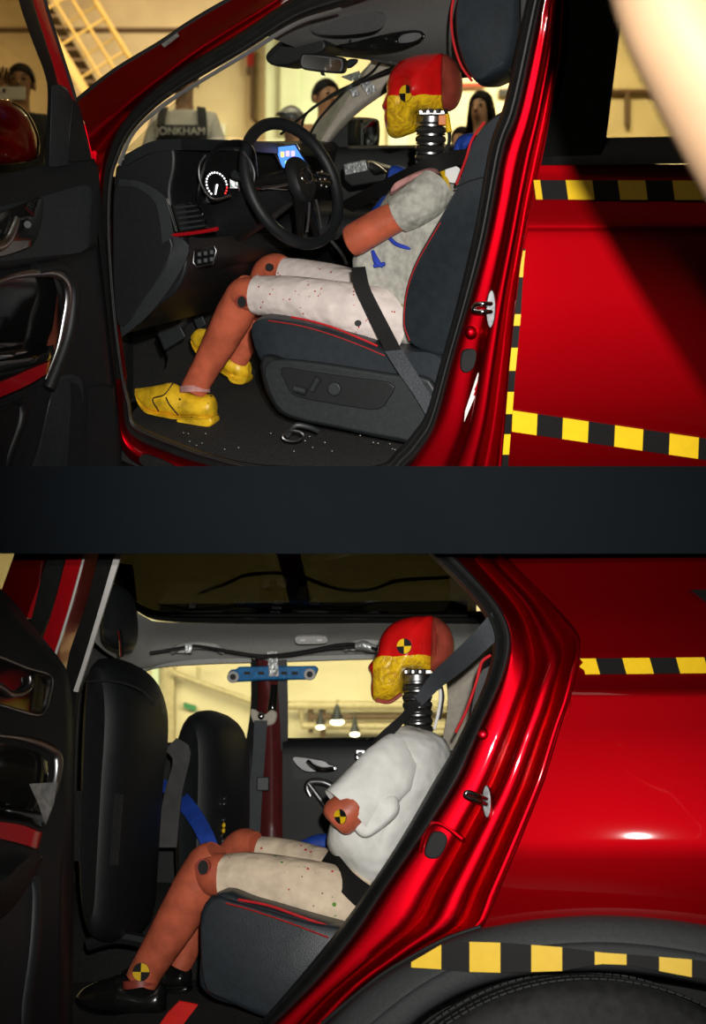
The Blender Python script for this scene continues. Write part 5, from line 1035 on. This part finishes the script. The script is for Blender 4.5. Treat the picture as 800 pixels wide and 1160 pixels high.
# tapes
def tape2(label, fn, squares, n):
    t = thing('marking_tape', Lr, fn(.5, .5, 0), label, 'tape', None)
    put('black_strip', G().sheet([[fn(k/n, v, 0) for k in range(n+1)] for v in (0, .25, .5, .75, 1)], n+1, .0025, raw=True), 'tapeb', t)
    for a, b in squares:
        put('yellow_square', G().sheet([[fn(a+(b-a)*k/4, v, -.0015) for k in range(5)] for v in (0, .25, .5, .75, 1)], 5, .0025, raw=True), 'tapey', t)
def t1(s_, v, o):
    x = 657+(850-657)*s_+5*v+(3*math.sin(v*9) if s_ < .01 else 0); y = 746-2*s_+18*v; return l(x, y, prl(y)-.004+o)
def s1(a): return (a-657)/(850-657)
tape2('striped tape with a torn end on the rear quarter panel', t1, [(0, s1(675)), (s1(705), s1(736)), (s1(766), s1(798)), (s1(829), s1(850))], 40)
def t2(s_, v, o):
    x = 466+(850-466)*s_
    top = [(466, 1090), (500, 1070), (532, 1067), (570, 1068), (637, 1073), (680, 1079), (710, 1081), (784, 1087), (850, 1096)]
    bot = [(466, 1096), (500, 1098), (532, 1101), (570, 1102), (637, 1100), (680, 1092), (710, 1093), (784, 1107), (850, 1118)]
    def ip(p):
        for (a, va), (b, vb) in zip(p, p[1:]):
            if a <= x <= b: return va+(vb-va)*(x-a)/(b-a)
        return p[-1][1]
    y = ip(top)+(ip(bot)-ip(top))*v
    return l(x, y, -.068+o)
def s2(a): return (a-466)/(850-466)
tape2('striped tape stuck along the black wheel arch moulding', t2, [(0, s2(500)), (s2(532), s2(567)), (s2(602), s2(637)), (s2(674), s2(710)), (s2(747), s2(784)), (s2(822), s2(850))], 60)
# ================================================================ PEOPLE
def skinmesh(name, nodes, edges, m, parent, sub=2, root=0):
    me = bpy.data.meshes.new(name); me.from_pydata([n[0] for n in nodes], edges, [])
    o = bpy.data.objects.new(name, me); scn.collection.objects.link(o); o.parent = parent
    me.materials.append(M[m] if isinstance(m, str) else m)
    sk = o.modifiers.new('skin', 'SKIN'); sk.use_smooth_shade = True
    if not me.skin_vertices: me.skin_vertices.new(name='')
    for i, n in enumerate(nodes):
        r = n[1]; me.skin_vertices[0].data[i].radius = (r, r) if not isinstance(r, tuple) else r
        me.skin_vertices[0].data[i].use_root = (i == root)
    s = o.modifiers.new('sub', 'SUBSURF'); s.levels = sub; s.render_levels = sub
    return o
def person(base, yaw, sc, label, arms, skin, top, bottom, hairlen, group=None, headturn=0):
    """standing figure facing -y in its own frame; arms = {side: (elbow, wrist)}"""
    e = bpy.data.objects.new('person', None); scn.collection.objects.link(e)
    e.location = base; e.rotation_euler = (0, 0, yaw); e.scale = (sc, sc, sc); setp(e, label, 'person', group)
    N = []; E = []
    def add(p, r, pr=None):
        N.append((Vector(p), r)); i = len(N)-1
        if pr is not None: E.append((pr, i))
        return i
    pel = add((0, 0, .95), (.14, .11)); wa = add((0, 0, 1.10), (.125, .10), pel); ch = add((0, 0, 1.28), (.15, .11), wa)
    nb = add((0, .01, 1.44), (.075, .07), ch); nk = add((0, 0, 1.50), (.056, .056), nb)
    jw = add((0, -.025, 1.565), (.060, .072), nk); hc = add((0, -.015, 1.63), (.074, .092), jw); ht = add((0, -.005, 1.70), (.066, .082), hc)
    for s in (-1, 1):
        hp = add((s*.09, 0, .88), .085, pel); kn = add((s*.10, -.01, .50), .056, hp); cf = add((s*.10, .015, .34), .055, kn)
        an = add((s*.10, .02, .09), .038, cf); add((s*.11, -.06, .045), .036, an)
        sh = add((s*.165, .01, 1.39), .058, ch)
        el, wr = arms.get(s, ((s*.24, .03, 1.12), (s*.25, -.06, .88)))
        el, wr = Vector(el), Vector(wr)
        m1 = add(Vector((s*.165, .01, 1.39)).lerp(el, .45), .047, sh); ei = add(el, .038, m1)
        m2 = add(el.lerp(wr, .4), .038, ei); wi = add(wr, .026, m2)
        d = (wr-el).normalized(); sd = d.cross(Vector((0, 1, 0)))
        sd = sd.normalized() if sd.length > .2 else Vector((1, 0, 0)); nn = d.cross(sd)
        pm = add(wr+d*.055, (.034, .022), wi)
        for q, (of, ln) in enumerate(((-.028, .068), (-.010, .078), (.009, .072), (.027, .056))):
            k0 = add(wr+d*.09+sd*of, .0095, pm); k1 = add(wr+d*(.09+ln*.5)+sd*of*1.1+nn*.008, .009, k0); add(wr+d*(.09+ln*.9)+sd*of*1.1+nn*.025, .0075, k1)
        t0 = add(wr+d*.045-sd*.045+nn*.012, .011, pm); add(wr+d*.08-sd*.058+nn*.022, .009, t0)
    skinmesh('body', N, E, skin, e)
    def sub(fn_nodes, name, m):
        return skinmesh(name, fn_nodes[0], fn_nodes[1], m, e)
    T = [((0, 0, .80), (.166, .134)), ((0, 0, 1.10), (.142, .115)), ((0, 0, 1.28), (.168, .125)), ((0, .01, 1.425), (.10, .085))]; TE = [(0, 1), (1, 2), (2, 3)]
    for s in (-1, 1):
        el = Vector(arms.get(s, ((s*.24, .03, 1.12), 0))[0]); shp = Vector((s*.165, .01, 1.39))
        k = len(T); T += [(shp, .072), (shp.lerp(el, .45), .064), (shp.lerp(el, .72), .060)]; TE += [(2, k), (k, k+1), (k+1, k+2)]
    sub((T, TE), 'shirt', top)
    T = [((0, 0, 1.04), (.150, .12)), ((0, 0, .94), (.155, .12))]; TE = [(0, 1)]
    for s in (-1, 1):
        k = len(T); T += [((s*.09, 0, .86), .098), ((s*.10, -.01, .50), .072), ((s*.10, .02, .12), .06)]; TE += [(1, k), (k, k+1), (k+1, k+2)]
    sub((T, TE), 'trousers', bottom)
    def lm(name, g, m):
        me = bpy.data.meshes.new(name); me.from_pydata([tuple(v) for v in g.v], [], g.f)
        bm = bmesh.new(); bm.from_mesh(me); bmesh.ops.recalc_face_normals(bm, faces=bm.faces); bm.to_mesh(me); bm.free()
        me.polygons.foreach_set('use_smooth', [True]*len(me.polygons)); me.materials.append(M[m] if isinstance(m, str) else m)
        o = bpy.data.objects.new(name, me); scn.collection.objects.link(o); o.parent = e; return o
    # hair: a cap, longer at the back and sides when hairlen > 0
    g = G(); rows = []
    for i in range(9):
        t = i/8
        ring = []
        for j in range(24):
            a = 2*PI*j/24; front = max(0, -math.sin(a))
            ph = t*(PI*.56-front*.62)
            drop = hairlen*max(0, t-.55)/.45*(1 if front < .35 else 0)
            ring.append(Vector((math.sin(ph)*math.cos(a)*(.088+drop*.15), .0+math.sin(ph)*math.sin(a)*.106, 1.645+math.cos(ph)*.108-drop)))
        rows.append(ring)
    g.grid(rows, cu=True, cap=True); lm('hair', g, 'hair')
    for s in (-1, 1):
        lm('eye', G().ell((s*.032, -.094, 1.632), ((.012, 0, 0), (0, .006, 0), (0, 0, .007)), 10, 6), 'eye')
        lm('eyebrow', G().tube([(s*.016, -.100, 1.650), (s*.033, -.100, 1.655), (s*.048, -.092, 1.650)], .0035, 6), 'hair')
        lm('ear', G().ell((s*.080, -.005, 1.615), ((.010, 0, 0), (0, .018, 0), (0, 0, .030)), 10, 8), skin)
    lm('nose', G().tube([(0, -.096, 1.635), (0, -.108, 1.612), (0, -.113, 1.598), (0, -.100, 1.588)], [.007, .011, .015, .010], 10, 12), skin)
    lm('mouth', G().tube([(-.024, -.088, 1.563), (0, -.098, 1.562), (.024, -.088, 1.563)], [.003, .006, .003], 8, 10), 'lip')
    for s in (-1, 1):
        lm('shoe', G().pillow([Vector((s*.105, y, z)) for y, z in ((.06, .015), (.065, .07), (.03, .10), (-.03, .09), (-.12, .055), (-.18, .035), (-.185, .012), (-.10, .004))], .085, (1, 0, 0), 30, .02) if False else G().tube([(s*.105, .055, .05), (s*.105, 0, .05), (s*.108, -.09, .04), (s*.11, -.17, .03)], [.045, .05, .045, .03], 12, 10), 'cloth_d')
    return e, lm
st_z = 1.09
c = w(209, 90, 8.6)
man, lm = person((c.x, 8.6, st_z-.02), 0, 1.13, 'man in white shirt with dark straps and a lettered front seen through the windscreen', {-1: ((-.23, .0, 1.10), (-.20, -.12, .90)), 1: ((.23, .0, 1.10), (.20, -.12, .90))}, 'skin2', 'cloth_w', 'cloth_d', 0)
for s in (-1, 1): lm('strap', G().sheet([[Vector((s*.085, -.10, 1.45)), Vector((s*.095, -.135, 1.38)), Vector((s*.10, -.145, 1.28)), Vector((s*.10, -.14, 1.18))], [Vector((s*.135, -.08, 1.45)), Vector((s*.145, -.115, 1.38)), Vector((s*.15, -.125, 1.28)), Vector((s*.15, -.12, 1.18))]], 12, .02), 'cloth_d')
lm('print_panel', G().box((0, -.140, 1.275), (.235, .03, .10)), 'cloth_d')
cu = bpy.data.curves.new('lettering', 'FONT'); cu.body = 'JONKHAM'; cu.size = .062; cu.extrude = .002; cu.align_x = 'CENTER'; cu.align_y = 'CENTER'
to = bpy.data.objects.new('lettering', cu); scn.collection.objects.link(to)
me = bpy.data.meshes.new_from_object(to.evaluated_get(bpy.context.evaluated_depsgraph_get())); bpy.data.objects.remove(to)
me.materials.clear(); me.materials.append(M['cloth_w'])
to = bpy.data.objects.new('lettering', me); scn.collection.objects.link(to); to.parent = man; to.location = (0, -.158, 1.285); to.rotation_euler = (PI/2, 0, 0)
c = w(24, 90, 8.5)
m2, lm = person((c.x, 8.5, st_z-.02), .1, 1.10, 'dark haired man holding up a pale phone seen through the open door glass', {-1: ((-.26, -.12, 1.20), (-.10, -.27, 1.49)), 1: ((.24, -.02, 1.12), (.24, -.10, .9))}, 'skin2', 'cloth_d', 'cloth_d', 0)
ph = thing('phone', W, w(14, 107, 8.0), 'pale phone held in front of a face behind the door glass', 'phone')
put('body', G().box(w(14, 106, 8.12), (.17, .012, .085)), 'white', ph, bevel=.004); put('phone_lens', G().disc(w(5, 102, 8.11), (0, -1, 0), .01, .006, 14), 'gloss', ph)
c = w(546, 100, 8.3)
wo, lm = person((c.x, 8.3, st_z-.04), -.5, .97, 'woman with long black hair standing behind the driver seat', {}, 'skin', 'cloth_d', 'cloth_d', .20)
c = w(524, 120, 8.8)
person((c.x, 8.8, st_z-.05), -.6, .93, 'person in pale top half hidden behind the woman with black hair', {}, 'skin', 'cloth_w', 'cloth_d', 0)
c = w(369, 100, 8.9)
person((c.x, 8.9, st_z-.02), .5, 1.12, 'bystander in pale clothes seen through the windscreen below the mirror', {}, 'skin', 'skin', 'cloth_g', 0)
c = w(331, 122, 7.8)
cp, lm = person((c.x, 7.8, st_z), -.5, .80, 'short bystander in a grey cap seen low in the windscreen above the steering wheel', {}, 'skin', 'cloth_w', 'cloth_g', .0)
lm('cap', G().ell((0, .0, 1.668), ((.096, 0, 0), (0, .112, 0), (0, 0, .080)), 20, 12), 'silvertape')
lm('cap_brim', G().sheet([[Vector((-.08, -.07, 1.665)), Vector((0, -.105, 1.675)), Vector((.08, -.07, 1.665))], [Vector((-.06, -.15, 1.645)), Vector((0, -.19, 1.65)), Vector((.06, -.15, 1.645))]], 12, .008, tv=Vector((0, 0, 1))), 'silvertape')
# the bystander whose raised arm crosses the upper right corner
B = Vector((.71, 1.42, -1.25))
def bp(x, y, z): return B+Vector((x, y, z))
N = [(bp(0, 0, .92), (.15, .11)), (bp(0, 0, 1.08), (.135, .10)), (bp(0, 0, 1.27), (.155, .11)), (bp(0, -.01, 1.43), (.08, .07)), (bp(0, -.03, 1.50), (.056, .056)), (bp(-.005, -.01, 1.565), (.06, .07)), (bp(-.01, .01, 1.63), (.075, .09)), (bp(-.01, .01, 1.705), (.066, .08))]
E = [(i, i+1) for i in range(7)]
ap = thing('person', W, B, 'bystander close to the lens whose blurred raised bare arm crosses the upper right corner', 'person')
def an(p, r, pr):
    N.append((Vector(p), r)); E.append((pr, len(N)-1)); return len(N)-1
sh = an(w(920, 300, 1.32), .062, 2); a1 = an(w(868, 185, 1.25), .070, sh); a2 = an(w(808, 88, 1.23), .064, a1); el = an(w(756, 8, 1.21), .054, a2)
f1 = an(w(735, -60, 1.22), .050, el); f2 = an(w(722, -120, 1.25), .040, f1); wr = an(w(716, -180, 1.28), .030, f2)
d = (w(716, -180, 1.28)-w(722, -120, 1.25)).normalized(); sd = Vector((1, 0, 0)); P0 = w(716, -180, 1.28); pm = an(P0+d*.055, (.034, .022), wr)
for of, ln in ((-.028, .068), (-.010, .078), (.009, .072), (.027, .056)):
    k0 = an(P0+d*.09+sd*of, .0095, pm); k1 = an(P0+d*(.09+ln*.5)+sd*of*1.1+Vector((0, .012, 0)), .009, k0); an(P0+d*(.09+ln*.8)+sd*of*1.1+Vector((0, .035, 0)), .0075, k1)
t0 = an(P0+d*.045-sd*.045+Vector((0, .015, 0)), .011, pm); an(P0+d*.08-sd*.055+Vector((0, .03, 0)), .009, t0)
s2_ = an(bp(.165, .01, 1.39), .055, 2); e2 = an(bp(.23, -.01, 1.10), .038, s2_); an(bp(.22, -.10, .86), .028, e2)
for s in (-1, 1):
    hp = an(bp(s*.09, 0, .84), .085, 0); kn = an(bp(s*.1, -.01, .47), .056, hp); ak = an(bp(s*.1, .02, .08), .04, kn); an(bp(s*.1, -.08, .035), .034, ak)
N = [(p-B, r) for p, r in N]
skinmesh('body', N, E, 'armskin', ap)
T = [((0, 0, .72), (.172, .138)), ((0, 0, 1.05), (.15, .115)), ((0, 0, 1.25), (.17, .125)), ((0, -.01, 1.40), (.10, .085)), (tuple(w(905, 265, 1.30)-B), .075), ((.16, .01, 1.38), .07), ((.20, 0, 1.22), .062)]
skinmesh('shirt', [(Vector(a), b) for a, b in T], [(0, 1), (1, 2), (2, 3), (2, 4), (2, 5), (5, 6)], 'cloth_b', ap)
T = [((0, 0, 1.0), (.158, .125)), ((0, 0, .88), (.16, .125))]; TE = [(0, 1)]
for s in (-1, 1):
    k = len(T); T += [((s*.09, 0, .82), .098), ((s*.1, -.01, .47), .072), ((s*.1, .02, .09), .06)]; TE += [(1, k), (k, k+1), (k+1, k+2)]
skinmesh('trousers', [(Vector(a), b) for a, b in T], TE, 'cloth_d', ap)
put('hair', G().ell(bp(-.01, -.005, 1.69), ((.09, 0, 0), (0, .105, 0), (0, 0, .09)), 20, 12), 'hair', ap)
put('nose', G().tube([bp(-.01, .105, 1.635), bp(-.01, .118, 1.61), bp(-.01, .10, 1.60)], [.008, .014, .01], 8, 8), 'armskin', ap)
for s in (-1, 1):
    put('eye', G().ell(bp(-.01+s*.032, .097, 1.637), ((.012, 0, 0), (0, .006, 0), (0, 0, .007)), 10, 6), 'eye', ap)
    put('ear', G().ell(bp(-.01+s*.08, 0, 1.625), ((.01, 0, 0), (0, .018, 0), (0, 0, .03)), 10, 6), 'armskin', ap)
put('mouth', G().tube([bp(-.034, .082, 1.571), bp(-.01, .09, 1.57), bp(.014, .082, 1.571)], [.003, .006, .003], 8, 8), 'lip', ap)
